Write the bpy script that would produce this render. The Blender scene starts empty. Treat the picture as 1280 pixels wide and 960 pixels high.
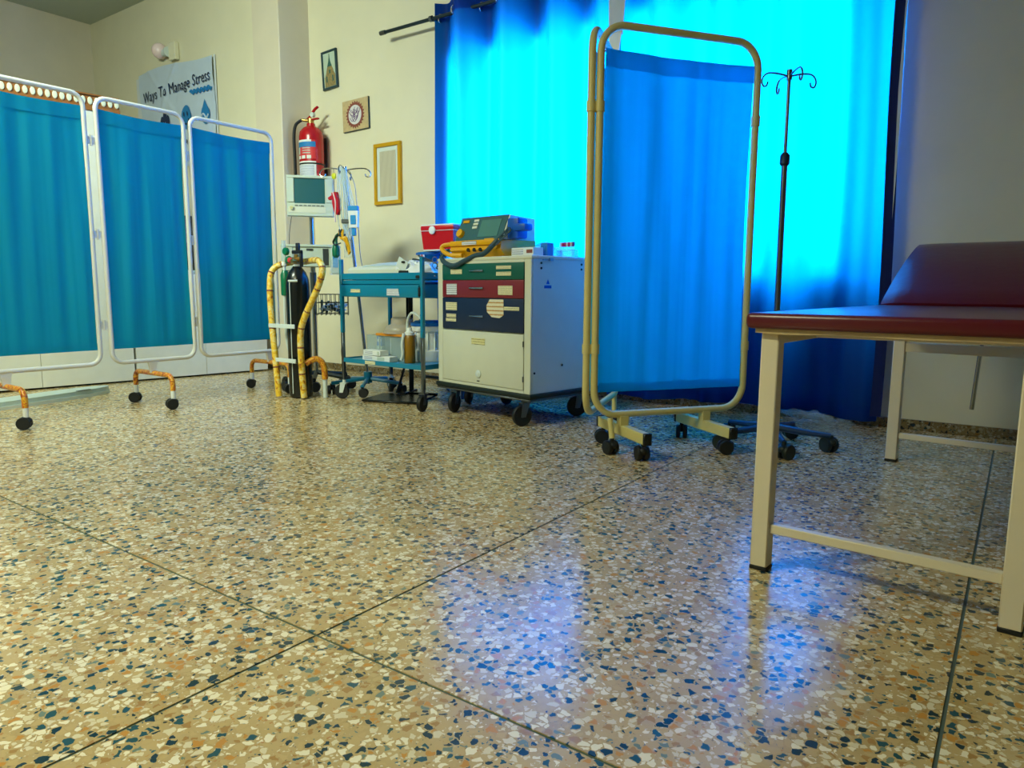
import bpy, bmesh, math, random
from mathutils import Vector, Matrix, noise
random.seed(7)
S = bpy.context.scene
COL = S.collection
PI = math.pi

# ------------------------------------------------------------------ camera
F_PX, PITCH, ROLL, YAW, EYE = 884.5, 0.134074, 0.005853, 0.621337, 0.75
cam = bpy.data.cameras.new('camera'); camo = bpy.data.objects.new('camera', cam); COL.objects.link(camo)
cam.sensor_width = 36.0; cam.lens = F_PX/1280*36.0; cam.clip_start = 0.02
fw = Vector((0, math.cos(PITCH), -math.sin(PITCH))); up0 = Vector((0, math.sin(PITCH), math.cos(PITCH))); r0 = Vector((1, 0, 0))
ri = r0*math.cos(ROLL)+up0*math.sin(ROLL); up = up0*math.cos(ROLL)-r0*math.sin(ROLL)
m3 = Matrix((ri, up, -fw)).transposed()
camo.matrix_world = Matrix.Translation((0, 0, EYE)) @ Matrix.Rotation(YAW, 4, 'Z') @ m3.to_4x4()
S.camera = camo

# ------------------------------------------------------------------ sky, lamps, exposure
w = bpy.data.worlds.new('sky'); S.world = w; w.use_nodes = True
bg = w.node_tree.nodes['Background']; bg.inputs[0].default_value = (0.80, 0.92, 1.0, 1); bg.inputs[1].default_value = 31.0
def area(name, loc, sx, sy, power, color, rot=(0, 0, 0), portal=False):
    l = bpy.data.lights.new(name, 'AREA'); l.shape = 'RECTANGLE'; l.size = sx; l.size_y = sy; l.energy = power; l.color = color
    o = bpy.data.objects.new(name, l); COL.objects.link(o); o.location = loc; o.rotation_euler = rot
    if portal: l.cycles.is_portal = True
    return o
wash = area('wall_fill_light', (-4.2, 0.2, 3.3), 1.2, 0.3, 72, (0.86, 1.0, 0.78), (math.radians(60), 0, math.radians(22)))  # unseen fill, added and tilted to brighten the back walls; no fixture
wash.data.spread = math.radians(115)
area('room_fill_light', (-2.3, -0.3, 2.75), 1.2, 0.25, 98, (0.94, 0.97, 0.63))  # added fill well below the ceiling, favours the near floor; no fixture
area('room_fill_light', (-3.6, -2.6, 2.7), 1.2, 0.25, 38, (0.96, 0.97, 0.70))  # added fill from behind the camera for front-facing surfaces; no fixture
area('window_portal', (-2.18, 4.73, 1.66), 3.0, 1.7, 1, (1, 1, 1), (-PI/2, 0, 0), True)
vs = S.view_settings
S.display_settings.display_device = 'sRGB'
vs.view_transform = 'Standard'; vs.look = 'None'; vs.gamma = 1.0; vs.use_curve_mapping = False; vs.exposure = 0.0

# ------------------------------------------------------------------ materials
def lin(h):
    h = h.lstrip('#'); c = [int(h[i:i+2], 16)/255 for i in (0, 2, 4)]
    return [x/12.92 if x <= .04045 else ((x+.055)/1.055)**2.4 for x in c]+[1]
MATS = {}
def mat(name, color, rough=.5, metal=0, spec=.5, var=.0, bump=.0, scale=30, trans=0, coat=0, ior=1.45):
    if name in MATS: return MATS[name]
    m = bpy.data.materials.new(name); m.use_nodes = True; nt = m.node_tree; b = nt.nodes['Principled BSDF']
    c = lin(color) if isinstance(color, str) else list(color)+[1]
    b.inputs['Base Color'].default_value = c; b.inputs['Roughness'].default_value = rough; b.inputs['Metallic'].default_value = metal
    b.inputs['Specular IOR Level'].default_value = spec; b.inputs['Transmission Weight'].default_value = trans; b.inputs['IOR'].default_value = ior
    b.inputs['Coat Weight'].default_value = coat
    if var or bump:
        tc = nt.nodes.new('ShaderNodeTexCoord'); n = nt.nodes.new('ShaderNodeTexNoise'); n.inputs['Scale'].default_value = scale; n.inputs['Detail'].default_value = 4
        nt.links.new(tc.outputs['Object'], n.inputs['Vector'])
        if var:
            mx = nt.nodes.new('ShaderNodeMixRGB'); mx.blend_type = 'MULTIPLY'; mx.inputs['Color1'].default_value = c
            r = nt.nodes.new('ShaderNodeValToRGB'); r.color_ramp.elements[0].position = .3; r.color_ramp.elements[1].position = .7
            r.color_ramp.elements[0].color = (1-var, 1-var, 1-var, 1)
            mx.inputs['Fac'].default_value = 1
            nt.links.new(n.outputs['Fac'], r.inputs['Fac']); nt.links.new(r.outputs['Color'], mx.inputs['Color2']); nt.links.new(mx.outputs['Color'], b.inputs['Base Color'])
        if bump:
            bp = nt.nodes.new('ShaderNodeBump'); bp.inputs['Strength'].default_value = bump; bp.inputs['Distance'].default_value = .01
            nt.links.new(n.outputs['Fac'], bp.inputs['Height']); nt.links.new(bp.outputs['Normal'], b.inputs['Normal'])
    MATS[name] = m; return m
def cloth_mat(name, dif, tra, fac, rough=.6, weave=400):
    m = bpy.data.materials.new(name); m.use_nodes = True; nt = m.node_tree; nt.nodes.clear()
    o = nt.nodes.new('ShaderNodeOutputMaterial'); d = nt.nodes.new('ShaderNodeBsdfPrincipled'); t = nt.nodes.new('ShaderNodeBsdfTranslucent'); mx = nt.nodes.new('ShaderNodeMixShader')
    tc = nt.nodes.new('ShaderNodeTexCoord'); n = nt.nodes.new('ShaderNodeTexNoise'); n.inputs['Scale'].default_value = weave; n.inputs['Detail'].default_value = 2
    bp = nt.nodes.new('ShaderNodeBump'); bp.inputs['Strength'].default_value = .15; bp.inputs['Distance'].default_value = .002
    nt.links.new(tc.outputs['Object'], n.inputs['Vector']); nt.links.new(n.outputs['Fac'], bp.inputs['Height']); nt.links.new(bp.outputs['Normal'], d.inputs['Normal'])
    d.inputs['Base Color'].default_value = (*dif, 1); d.inputs['Roughness'].default_value = rough; d.inputs['Specular IOR Level'].default_value = .2
    t.inputs['Color'].default_value = (*tra, 1); mx.inputs['Fac'].default_value = fac
    nt.links.new(d.outputs[0], mx.inputs[1]); nt.links.new(t.outputs[0], mx.inputs[2]); nt.links.new(mx.outputs[0], o.inputs[0])
    return m
def clear_mat(name, col, opacity, rough=.15, tint=(1, 1, 1)):
    m = bpy.data.materials.new(name); m.use_nodes = True; nt = m.node_tree; nt.nodes.clear()
    o = nt.nodes.new('ShaderNodeOutputMaterial'); d = nt.nodes.new('ShaderNodeBsdfPrincipled'); t = nt.nodes.new('ShaderNodeBsdfTransparent'); mx = nt.nodes.new('ShaderNodeMixShader')
    d.inputs['Base Color'].default_value = lin(col); d.inputs['Roughness'].default_value = rough; t.inputs['Color'].default_value = (*tint, 1); mx.inputs['Fac'].default_value = opacity
    nt.links.new(t.outputs[0], mx.inputs[1]); nt.links.new(d.outputs[0], mx.inputs[2]); nt.links.new(mx.outputs[0], o.inputs[0])
    return m
def terrazzo(name, dark=1.0):
    m = bpy.data.materials.new(name); m.use_nodes = True; nt = m.node_tree; N = nt.nodes; L = nt.links; b = N['Principled BSDF']
    tc = N.new('ShaderNodeTexCoord')
    def layer(scale, stops, thr0, thr1, seed):
        mp = N.new('ShaderNodeMapping'); mp.inputs['Location'].default_value = (seed, seed*1.7, 0); L.new(tc.outputs['Object'], mp.inputs['Vector'])
        nz = N.new('ShaderNodeTexNoise'); nz.inputs['Scale'].default_value = scale*1.3; nz.inputs['Detail'].default_value = 1; L.new(mp.outputs[0], nz.inputs['Vector'])
        ma = N.new('ShaderNodeMixRGB'); ma.blend_type = 'LINEAR_LIGHT'; ma.inputs['Fac'].default_value = .35/scale; L.new(mp.outputs[0], ma.inputs[1]); L.new(nz.outputs['Color'], ma.inputs[2])
        v = N.new('ShaderNodeTexVoronoi'); v.inputs['Scale'].default_value = scale; L.new(ma.outputs[0], v.inputs['Vector'])
        e = N.new('ShaderNodeTexVoronoi'); e.feature = 'DISTANCE_TO_EDGE'; e.inputs['Scale'].default_value = scale; L.new(ma.outputs[0], e.inputs['Vector'])
        sp = N.new('ShaderNodeSeparateColor'); L.new(v.outputs['Color'], sp.inputs[0])
        rp = N.new('ShaderNodeValToRGB'); rp.color_ramp.interpolation = 'CONSTANT'
        cr = rp.color_ramp
        while len(cr.elements) > 1: cr.elements.remove(cr.elements[-1])
        cr.elements[0].position = 0; cr.elements[0].color = lin(stops[0][1])
        for p, c in stops[1:]:
            el = cr.elements.new(p); el.color = lin(c)
        L.new(sp.outputs[0], rp.inputs[0])
        mr = N.new('ShaderNodeMapRange'); mr.inputs[1].default_value = 0; mr.inputs[2].default_value = 1; mr.inputs[3].default_value = thr0; mr.inputs[4].default_value = thr1
        L.new(sp.outputs[1], mr.inputs[0])
        gt = N.new('ShaderNodeMath'); gt.operation = 'GREATER_THAN'; L.new(e.outputs['Distance'], gt.inputs[0]); L.new(mr.outputs[0], gt.inputs[1])
        return rp.outputs[0], gt.outputs[0]
    MATRIX = '#c2a670'
    base = N.new('ShaderNodeTexNoise'); base.inputs['Scale'].default_value = 6; L.new(tc.outputs['Object'], base.inputs['Vector'])
    br = N.new('ShaderNodeValToRGB'); br.color_ramp.elements[0].position = .3; br.color_ramp.elements[0].color = lin('#b0945f'); br.color_ramp.elements[1].position = .7; br.color_ramp.elements[1].color = lin('#c9ae79'); L.new(base.outputs['Fac'], br.inputs[0])
    c2, k2 = layer(150, [(0, '#d8ccae'), (.35, '#8d7a55'), (.5, '#3c6670'), (.6, MATRIX), (.85, '#b58452')], .12, .55, 3.3)
    c1, k1 = layer(64, [(0, '#efe3c2'), (.22, '#decfa8'), (.42, '#0f3545'), (.53, '#23505c'), (.62, '#c48a3e'), (.68, '#a8804a'), (.74, '#6f8072'), (.77, MATRIX)], .02, .22, 0.0)
    m1 = N.new('ShaderNodeMixRGB'); L.new(k2, m1.inputs[0]); L.new(br.outputs[0], m1.inputs[1]); L.new(c2, m1.inputs[2])
    m2 = N.new('ShaderNodeMixRGB'); L.new(k1, m2.inputs[0]); L.new(m1.outputs[0], m2.inputs[1]); L.new(c1, m2.inputs[2])
    dk = N.new('ShaderNodeMixRGB'); dk.blend_type = 'MULTIPLY'; dk.inputs[0].default_value = 1; dk.inputs[2].default_value = (dark, dark, dark, 1); L.new(m2.outputs[0], dk.inputs[1])
    L.new(dk.outputs[0], b.inputs['Base Color'])
    rn = N.new('ShaderNodeTexNoise'); rn.inputs['Scale'].default_value = 3; L.new(tc.outputs['Object'], rn.inputs['Vector'])
    rr = N.new('ShaderNodeMapRange'); rr.inputs[3].default_value = .16; rr.inputs[4].default_value = .27; L.new(rn.outputs['Fac'], rr.inputs[0]); L.new(rr.outputs[0], b.inputs['Roughness'])
    bn = N.new('ShaderNodeTexNoise'); bn.inputs['Scale'].default_value = 9; bn.inputs['Detail'].default_value = 1; L.new(tc.outputs['Object'], bn.inputs['Vector'])
    bp = N.new('ShaderNodeBump'); bp.inputs['Strength'].default_value = .12; bp.inputs['Distance'].default_value = .01; L.new(bn.outputs['Fac'], bp.inputs['Height']); L.new(bp.outputs['Normal'], b.inputs['Normal'])
    b.inputs['Specular IOR Level'].default_value = .75
    return m
def stripe_mat(name, paper, ink, scale, vertical=False, thr=.5, rough=.6):
    """paper with rows of broken dark strokes: print too small to read"""
    m = bpy.data.materials.new(name); m.use_nodes = True; nt = m.node_tree; N = nt.nodes; L = nt.links; b = N['Principled BSDF']; b.inputs['Roughness'].default_value = rough
    tc = N.new('ShaderNodeTexCoord'); sp = N.new('ShaderNodeSeparateXYZ'); L.new(tc.outputs['Object'], sp.inputs[0])
    a = N.new('ShaderNodeMath'); a.operation = 'MULTIPLY'; a.inputs[1].default_value = scale*6.283; L.new(sp.outputs[0 if vertical else 2], a.inputs[0])
    s = N.new('ShaderNodeMath'); s.operation = 'SINE'; L.new(a.outputs[0], s.inputs[0])
    n = N.new('ShaderNodeTexNoise'); n.inputs['Scale'].default_value = scale*2.2; n.inputs['Detail'].default_value = 2; L.new(tc.outputs['Object'], n.inputs['Vector'])
    mu = N.new('ShaderNodeMath'); mu.operation = 'MULTIPLY'; L.new(s.outputs[0], mu.inputs[0]); L.new(n.outputs['Fac'], mu.inputs[1])
    g = N.new('ShaderNodeMath'); g.operation = 'GREATER_THAN'; g.inputs[1].default_value = thr*.5; L.new(mu.outputs[0], g.inputs[0])
    mx = N.new('ShaderNodeMixRGB'); mx.inputs[1].default_value = lin(paper); mx.inputs[2].default_value = lin(ink); L.new(g.outputs[0], mx.inputs[0]); L.new(mx.outputs[0], b.inputs['Base Color'])
    return m
def tape_mat(name, cols, scale):
    m = bpy.data.materials.new(name); m.use_nodes = True; nt = m.node_tree; N = nt.nodes; L = nt.links; b = N['Principled BSDF']; b.inputs['Roughness'].default_value = .35
    tc = N.new('ShaderNodeTexCoord'); n = N.new('ShaderNodeTexNoise'); n.inputs['Scale'].default_value = scale; n.inputs['Detail'].default_value = 3; n.inputs['Distortion'].default_value = 1.5
    L.new(tc.outputs['Object'], n.inputs['Vector']); r = N.new('ShaderNodeValToRGB'); cr = r.color_ramp
    cr.elements[0].position = cols[0][0]; cr.elements[0].color = lin(cols[0][1]); cr.elements[1].position = cols[-1][0]; cr.elements[1].color = lin(cols[-1][1])
    for p, c in cols[1:-1]: cr.elements.new(p).color = lin(c)
    L.new(n.outputs['Fac'], r.inputs[0]); L.new(r.outputs[0], b.inputs['Base Color']); return m

M = dict(
 floor=terrazzo('polished_terrazzo'), skirt=terrazzo('skirting_terrazzo', .35),
 joint=mat('divider_strip', '#4b5b50', .5), wall=mat('cream_wall_paint', '#e2dcc0', .55, var=.05, bump=.05, scale=4, spec=.3),
 wall2=mat('pale_plaster', '#ddd3bd', .55, var=.05, bump=.05, scale=4, spec=.3),
 wall3=mat('grey_green_wall_paint', '#8b938a', .6, var=.05, scale=4),
 ceil=mat('ceiling_paint', '#b9c4ba', .8), win=mat('window_frame_paint', '#dfe3e2', .4), glass=clear_mat('window_glass', '#ffffff', .06, .05),
 curtain=cloth_mat('blue_curtain', (.001, .045, .26), (.0, .20, .72), .5), screen_l=cloth_mat('teal_blue_cloth', (.002, .31, .48), (.0, .24, .40), .2),
 screen_b=cloth_mat('sheer_blue_cloth', (.002, .26, .48), (.0, .70, .86), .60),
 lining=mat('white_lining', '#d5dbe0', .7), white=mat('white_enamel', '#dcdcd2', .35, var=.06, scale=12), cream=mat('cream_enamel', '#d9cb84', .38, var=.08, scale=14),
 black=mat('black_rubber', '#14181a', .55), blk=mat('black_gloss', '#0d1213', .25, spec=.6), chrome=mat('chrome', '#b9bdbd', .18, 1), steel=mat('stainless', '#a9adad', .3, 1), dchrome=mat('dull_steel', '#6c7478', .3, .9),
 tape=tape_mat('yellow_tape', [(.33, '#9c3a1c'), (.37, '#d9a42c'), (.5, '#f0c838'), (.62, '#eee0a0'), (.66, '#e6b628')], 22),
 otape=tape_mat('orange_tape', [(.34, '#8a3c18'), (.44, '#c4701f'), (.52, '#e8b82f'), (.6, '#c33a1e'), (.7, '#c88a2a')], 26),
 bedframe=mat('bed_paint', '#e4d8bd', .4, var=.05, scale=10), vinyl=mat('maroon_vinyl', '#5a1420', .28, bump=.08, scale=25, spec=.55), ply=mat('plywood_edge', '#c9b183', .6, var=.15, scale=40),
 cart=mat('cart_enamel', '#d3d6c2', .35, var=.04, scale=9), green=mat('drawer_green', '#0d5a4f', .4), red=mat('drawer_maroon', '#7c2733', .4), navy=mat('drawer_navy', '#15294a', .4), hemnavy=mat('navy_hem_cloth', '#16286e', .7), bumper=mat('bumper_black', '#10201f', .5),
 label=stripe_mat('paper_label', '#e6e0b4', '#6d6a55', 120, thr=.62), wlabel=stripe_mat('white_sheet_print', '#d8dde6', '#7c8798', 90, thr=.5), olabel=stripe_mat('torn_label_print', '#ddd6bd', '#b98b4a', 45, thr=.55), ylabel=stripe_mat('yellowed_label', '#d9d39c', '#8d8650', 70, thr=.7),
 yellow=mat('defib_yellow', '#e0a400', .4), teal=mat('defib_console', '#2e5f66', .45), screen=mat('screen_glass', '#3f7a74', .45, spec=.7), dkscreen=mat('monitor_screen', '#2c6266', .15, spec=.7), offwhite=mat('offwhite_plastic', '#d5d9c4', .4), graycable=mat('cable_rubber', '#274653', .5), bluep=mat('paddle_blue', '#1557b8', .4),
 redp=mat('cooler_red', '#c80d18', .35), blue=mat('trolley_blue', '#117ea3', .3, var=.06, scale=8), dblue=mat('dark_blue_enamel', '#17456e', .4), bbin=mat('bin_blue', '#1282c4', .35), bluelid=mat('lid_blue', '#0c62b4', .4), wplast=mat('white_plastic', '#e3e8e6', .4),
 mon=mat('monitor_casing', '#c3cfbd', .45), extred=mat('extinguisher_red', '#b3121d', .25, spec=.6), paper=mat('white_paper', '#e4e6e2', .7), ink=mat('dark_print', '#1d3154', .7), lblue=mat('light_blue_print', '#1f79b8', .6), pur=mat('purple_ink', '#6b4f7d', .7),
 oxgreen=mat('bottle_green', '#0e6e4a', .25, spec=.6), brass=mat('brass', '#b59552', .3, .9), cleartube=clear_mat('clear_tubing', '#cfe3e0', .45), cbox=clear_mat('clear_plastic', '#bcd8dc', .22), haze=clear_mat('cloudy_plastic', '#c9bfae', .6, .3), bag=clear_mat('clear_bag', '#c6d6d2', .2, .12),
 orange=mat('orange_lid', '#d98a23', .4), amber=mat('amber_plastic', '#8a6414', .3), gold=mat('gold_frame', '#d9a51f', .35, .3), dframe=mat('dark_frame', '#233f49', .4), parch=mat('parchment', '#c9b184', .7, var=.2, scale=30), brown=mat('brown_wood', '#96602c', .5, var=.2, scale=40), card=mat('card_grey', '#b9c7bb', .6), poster=mat('poster_cloth', '#c3d3e6', .35, var=.05, scale=10, spec=.4),
 script=stripe_mat('script_print', '#cfc9b0', '#8f8570', 90, True, .42), pink=mat('pink_glass', '#f0d6d6', .25), crystal=mat('cool_white', '#cfdad6', .4), iron=mat('dark_iron', '#2b3a42', .4, .6), ivblue=mat('iv_base_blue', '#16365c', .4), purple=mat('cap_purple', '#5a3a86', .4), magenta=mat('cap_magenta', '#b02668', .4), redknob=mat('red_knob', '#d23a3f', .4), lime=mat('yellow_tag', '#c8cc22', .5), sblue=mat('pump_blue', '#0f8ed0', .4), bluetip=mat('blue_board', '#2b86d8', .5), boardm=mat('board_plastic', '#b7cbcb', .3), redb=mat('red_rubber', '#b8101c', .35), skyp=mat('picture_sky', '#b8c9b6', .6), bldg=mat('picture_stone', '#9c8a58', .7, var=.4, scale=60), spire=mat('picture_spire', '#2d5a54', .7), maroonp=mat('medallion_brown', '#84473c', .7), silver=mat('medallion_white', '#d6d2d4', .6), nickel=mat('eyelet_nickel', '#cfd6d6', .25, .8))

# ------------------------------------------------------------------ mesh builder
class MB:
    def __init__(s): s.v = []; s.f = []; s.m = []; s.k = 0
    def use(s, k): s.k = k; return s
    def add(s, vs, fs):
        o = len(s.v); s.v += [tuple(p) for p in vs]
        for f in fs: s.f.append(tuple(i+o for i in f)); s.m.append(s.k)
        return s
    def box(s, x0, x1, y0, y1, z0, z1, bev=0, seg=1, R=None):
        bm = bmesh.new(); bmesh.ops.create_cube(bm, size=1)
        for v in bm.verts: v.co = Vector((x0+(v.co.x+.5)*(x1-x0), y0+(v.co.y+.5)*(y1-y0), z0+(v.co.z+.5)*(z1-z0)))
        if bev: bmesh.ops.bevel(bm, geom=bm.edges[:], offset=bev, segments=seg, affect='EDGES', profile=.5)
        vs = [R @ v.co if R else v.co for v in bm.verts]; bm.verts.index_update()
        s.add(vs, [[v.index for v in f.verts] for f in bm.faces]); bm.free(); return s
    def cyl(s, p, q, r, r2=None, n=14):
        p, q = Vector(p), Vector(q); r2 = r if r2 is None else r2; d = (q-p).normalized()
        a = d.orthogonal().normalized(); b = d.cross(a)
        vs = []; 
        for c, rr in ((p, r), (q, r2)):
            for i in range(n): t = 2*PI*i/n; vs.append(c+a*math.cos(t)*rr+b*math.sin(t)*rr)
        fs = [(i, (i+1) % n, n+(i+1) % n, n+i) for i in range(n)]+[tuple(reversed(range(n))), tuple(range(n, 2*n))]
        return s.add(vs, fs)
    def tube(s, pts, r, n=8, closed=False):
        P = [Vector(p) for p in pts]; N = len(P); rs = r if isinstance(r, (list, tuple)) else [r]*N
        T = []
        for i in range(N):
            a = P[(i-1) % N] if (closed or i > 0) else P[i]; b = P[(i+1) % N] if (closed or i < N-1) else P[i]
            T.append((b-a).normalized())
        u = T[0].orthogonal().normalized(); vs = []
        for i in range(N):
            u = (u-T[i]*u.dot(T[i])).normalized(); w_ = T[i].cross(u)
            for j in range(n): t = 2*PI*j/n; vs.append(P[i]+(u*math.cos(t)+w_*math.sin(t))*rs[i])
        fs = []
        for i in range(N if closed else N-1):
            k = (i+1) % N; off = 0
            if closed and i == N-1:  # best twist match
                off = min(range(n), key=lambda o: (vs[i*n]-vs[k*n+o]).length)
            for j in range(n): fs.append((i*n+j, i*n+(j+1) % n, k*n+(j+1+off) % n, k*n+(j+off) % n))
        if not closed: fs += [tuple(reversed(range(n))), tuple(range((N-1)*n, N*n))]
        return s.add(vs, fs)
    def lathe(s, prof, c=(0, 0, 0), n=24, R=None):
        c = Vector(c); vs = []; fs = []
        for r, z in prof:
            for j in range(n):
                p = Vector((max(r, 1e-4)*math.cos(2*PI*j/n), max(r, 1e-4)*math.sin(2*PI*j/n), z))
                vs.append(c+(R @ p if R else p))
        for i in range(len(prof)-1):
            for j in range(n): fs.append((i*n+j, i*n+(j+1) % n, (i+1)*n+(j+1) % n, (i+1)*n+j))
        fs.append(tuple(reversed(range(n)))); fs.append(tuple(range((len(prof)-1)*n, len(prof)*n)))
        return s.add(vs, fs)
    def ball(s, c, r, n=14, sc=(1, 1, 1)):
        k = 8; vs = []; fs = []
        for i in range(k+1):
            a = PI*i/k; rr = max(math.sin(a), 1e-3)*r; z = -math.cos(a)*r
            for j in range(n): t = 2*PI*j/n; vs.append((c[0]+rr*math.cos(t)*sc[0], c[1]+rr*math.sin(t)*sc[1], c[2]+z*sc[2]))
        for i in range(k):
            for j in range(n): fs.append((i*n+j, i*n+(j+1) % n, (i+1)*n+(j+1) % n, (i+1)*n+j))
        return s.add(vs, fs)
    def sheet(s, fn, nu, nv):
        vs = [fn(i/nu, j/nv) for j in range(nv+1) for i in range(nu+1)]
        fs = [(j*(nu+1)+i, j*(nu+1)+i+1, (j+1)*(nu+1)+i+1, (j+1)*(nu+1)+i) for j in range(nv) for i in range(nu)]
        return s.add(vs, fs)
    def prism(s, poly, y0, y1):            # polygon in x,z extruded along y
        n = len(poly); vs = [(x, y0, z) for x, z in poly]+[(x, y1, z) for x, z in poly]
        fs = [tuple(range(n)), tuple(reversed(range(n, 2*n)))]+[(i, n+i, n+(i+1) % n, (i+1) % n) for i in range(n)]
        return s.add(vs, fs)
    def prismx(s, poly, x0, x1):           # polygon in y,z extruded along x
        n = len(poly); vs = [(x0, y, z) for y, z in poly]+[(x1, y, z) for y, z in poly]
        fs = [tuple(range(n)), tuple(reversed(range(n, 2*n)))]+[(i, n+i, n+(i+1) % n, (i+1) % n) for i in range(n)]
        return s.add(vs, fs)
    def build(s, name, mats, parent=None, ang=40, smooth=True):
        me = bpy.data.meshes.new(name); me.from_pydata(s.v, [], s.f)
        mats = mats if isinstance(mats, (list, tuple)) else [mats]
        for m in mats: me.materials.append(M[m] if isinstance(m, str) else m)
        me.polygons.foreach_set('material_index', s.m)
        bm = bmesh.new(); bm.from_mesh(me); bmesh.ops.recalc_face_normals(bm, faces=bm.faces[:]); bm.to_mesh(me); bm.free()
        if smooth:
            me.shade_smooth(); me.set_sharp_from_angle(angle=math.radians(ang))
        o = bpy.data.objects.new(name, me); COL.objects.link(o)
        if parent: o.parent = parent
        return o
def thing(name, label, cat, loc=(0, 0, 0), rz=0, group=None):
    o = bpy.data.objects.new(name, None); COL.objects.link(o); o.empty_display_size = .1
    o.location = loc; o.rotation_euler = (0, 0, math.radians(rz)); tag(o, label, cat, group); return o
def tag(o, label, cat, group=None):
    o['label'] = label; o['category'] = cat
    if group: o['group'] = group
    return o
def struct(o): o['kind'] = 'structure'; return o
def part(name, mats, parent, fn, label=None, **kw):
    mb = MB(); fn(mb); o = mb.build(name, mats, parent, **kw)
    if label: o['label'] = label
    return o
def arc(c, r, a0, a1, n, ax=(0, 2), y=0):
    out = []
    for i in range(n+1):
        t = math.radians(a0+(a1-a0)*i/n); p = [0, 0, 0]; p[ax[0]] = c[0]+r*math.cos(t); p[ax[1]] = c[1]+r*math.sin(t); p[3-ax[0]-ax[1]] = y; out.append(tuple(p))
    return out
def rrect(x0, x1, z0, z1, r, y=0, n=6):
    return arc((x1-r, z1-r), r, 90, 0, n, y=y)+arc((x1-r, z0+r), r, 0, -90, n, y=y)+arc((x0+r, z0+r), r, 270, 180, n, y=y)+arc((x0+r, z1-r), r, 180, 90, n, y=y)
def smooth_path(pts, sub=6):
    P = [Vector(p) for p in pts]; out = []
    for i in range(len(P)-1):
        p0 = P[max(i-1, 0)]; p1 = P[i]; p2 = P[i+1]; p3 = P[min(i+2, len(P)-1)]
        for k in range(sub):
            t = k/sub; out.append(.5*((2*p1)+(p2-p0)*t+(2*p0-5*p1+4*p2-p3)*t*t+(3*p1-p0-3*p2+p3)*t**3))
    out.append(P[-1]); return out
def text_mesh(name, body, size, mt, parent, fn, ext=.0006, shear=0, space=1.0):
    cu = bpy.data.curves.new(name, 'FONT'); cu.body = body; cu.size = size; cu.extrude = ext; cu.shear = shear; cu.space_character = space; cu.align_x = 'CENTER'; cu.align_y = 'CENTER'; cu.resolution_u = 3
    t = bpy.data.objects.new(name, cu); COL.objects.link(t)
    dg = bpy.context.evaluated_depsgraph_get(); me = bpy.data.meshes.new_from_object(t.evaluated_get(dg)); bpy.data.objects.remove(t); bpy.data.curves.remove(cu)
    for v in me.vertices: v.co = fn(v.co)
    me.materials.clear(); me.materials.append(M[mt]); me.name = name
    o = bpy.data.objects.new(name, me); COL.objects.link(o); o.parent = parent; return o
def caster(parent, x, y, r=.032, rz=0, ball=False, m='black', z=0):
    """twin-wheel castor with its hood and stem, standing at z=0"""
    mb = MB(); Rz = Matrix.Rotation(math.radians(rz), 3, 'Z')
    for sx in (-.016, .016):
        R = Rz @ Matrix.Rotation(PI/2, 3, 'Y'); c = Rz @ Vector((sx*r/.032, .3*r, 0)); 
        mb.lathe([(r*.5, -.010*r/.032), (r*.92, -.010*r/.032), (r, -.006*r/.032), (r, .006*r/.032), (r*.92, .010*r/.032), (r*.5, .010*r/.032)], (x+c.x, y+c.y, z+r), 16, R)
    h = Rz @ Vector((0, -.15*r, 0)); mb.ball((x+h.x, y+h.y, z+r*1.35), r*.72, 12, (.95, .95, .75))
    mb.cyl((x, y, z+r*1.5), (x, y, z+r*2.3), r*.28, n=10)
    return mb.build('caster', m, parent)
def wheel_caster(parent, x, y, r, rz, fork='steel', tyre='black'):
    """open single-wheel castor: fork, wheel"""
    Rz = Matrix.Rotation(math.radians(rz), 3, 'Z'); off = Rz @ Vector((0, .35*r, 0))
    f = MB()
    for sx in (-1, 1):
        pts = [(sx*.018, -.3*r, 2.15*r), (sx*.018, .45*r, 2.15*r), (sx*.018, .6*r, .85*r), (sx*.018, .1*r, .85*r)]
        a = [Rz @ Vector((p[0]-.0015, p[1], p[2])) for p in pts]; b = [Rz @ Vector((p[0]+.0015, p[1], p[2])) for p in pts]
        f.add([v+Vector((x, y, 0)) for v in a+b], [(0, 1, 2, 3), (7, 6, 5, 4), (0, 4, 5, 1), (1, 5, 6, 2), (2, 6, 7, 3), (3, 7, 4, 0)])
    f.box(-.022, .022, -.4*r, .5*r, 2.1*r, 2.2*r, R=Matrix.Translation((x, y, 0)) @ Rz.to_4x4())
    f.cyl((x, y, 2.15*r), (x, y, 2.6*r), .012)
    fo = f.build('caster', fork, parent)
    wv = MB(); R = Rz @ Matrix.Rotation(PI/2, 3, 'Y'); c = (x+off.x, y+off.y, r)
    wv.use(0).lathe([(r*.6, -.013), (r*.93, -.013), (r, -.007), (r, .007), (r*.93, .013), (r*.6, .013)], c, 20, R)
    wv.use(1).lathe([(.004, -.014), (r*.62, -.010), (r*.62, .010), (.004, .014)], c, 16, R)
    wv.build('wheel', [tyre, 'dchrome'], fo)
    return fo

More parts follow.
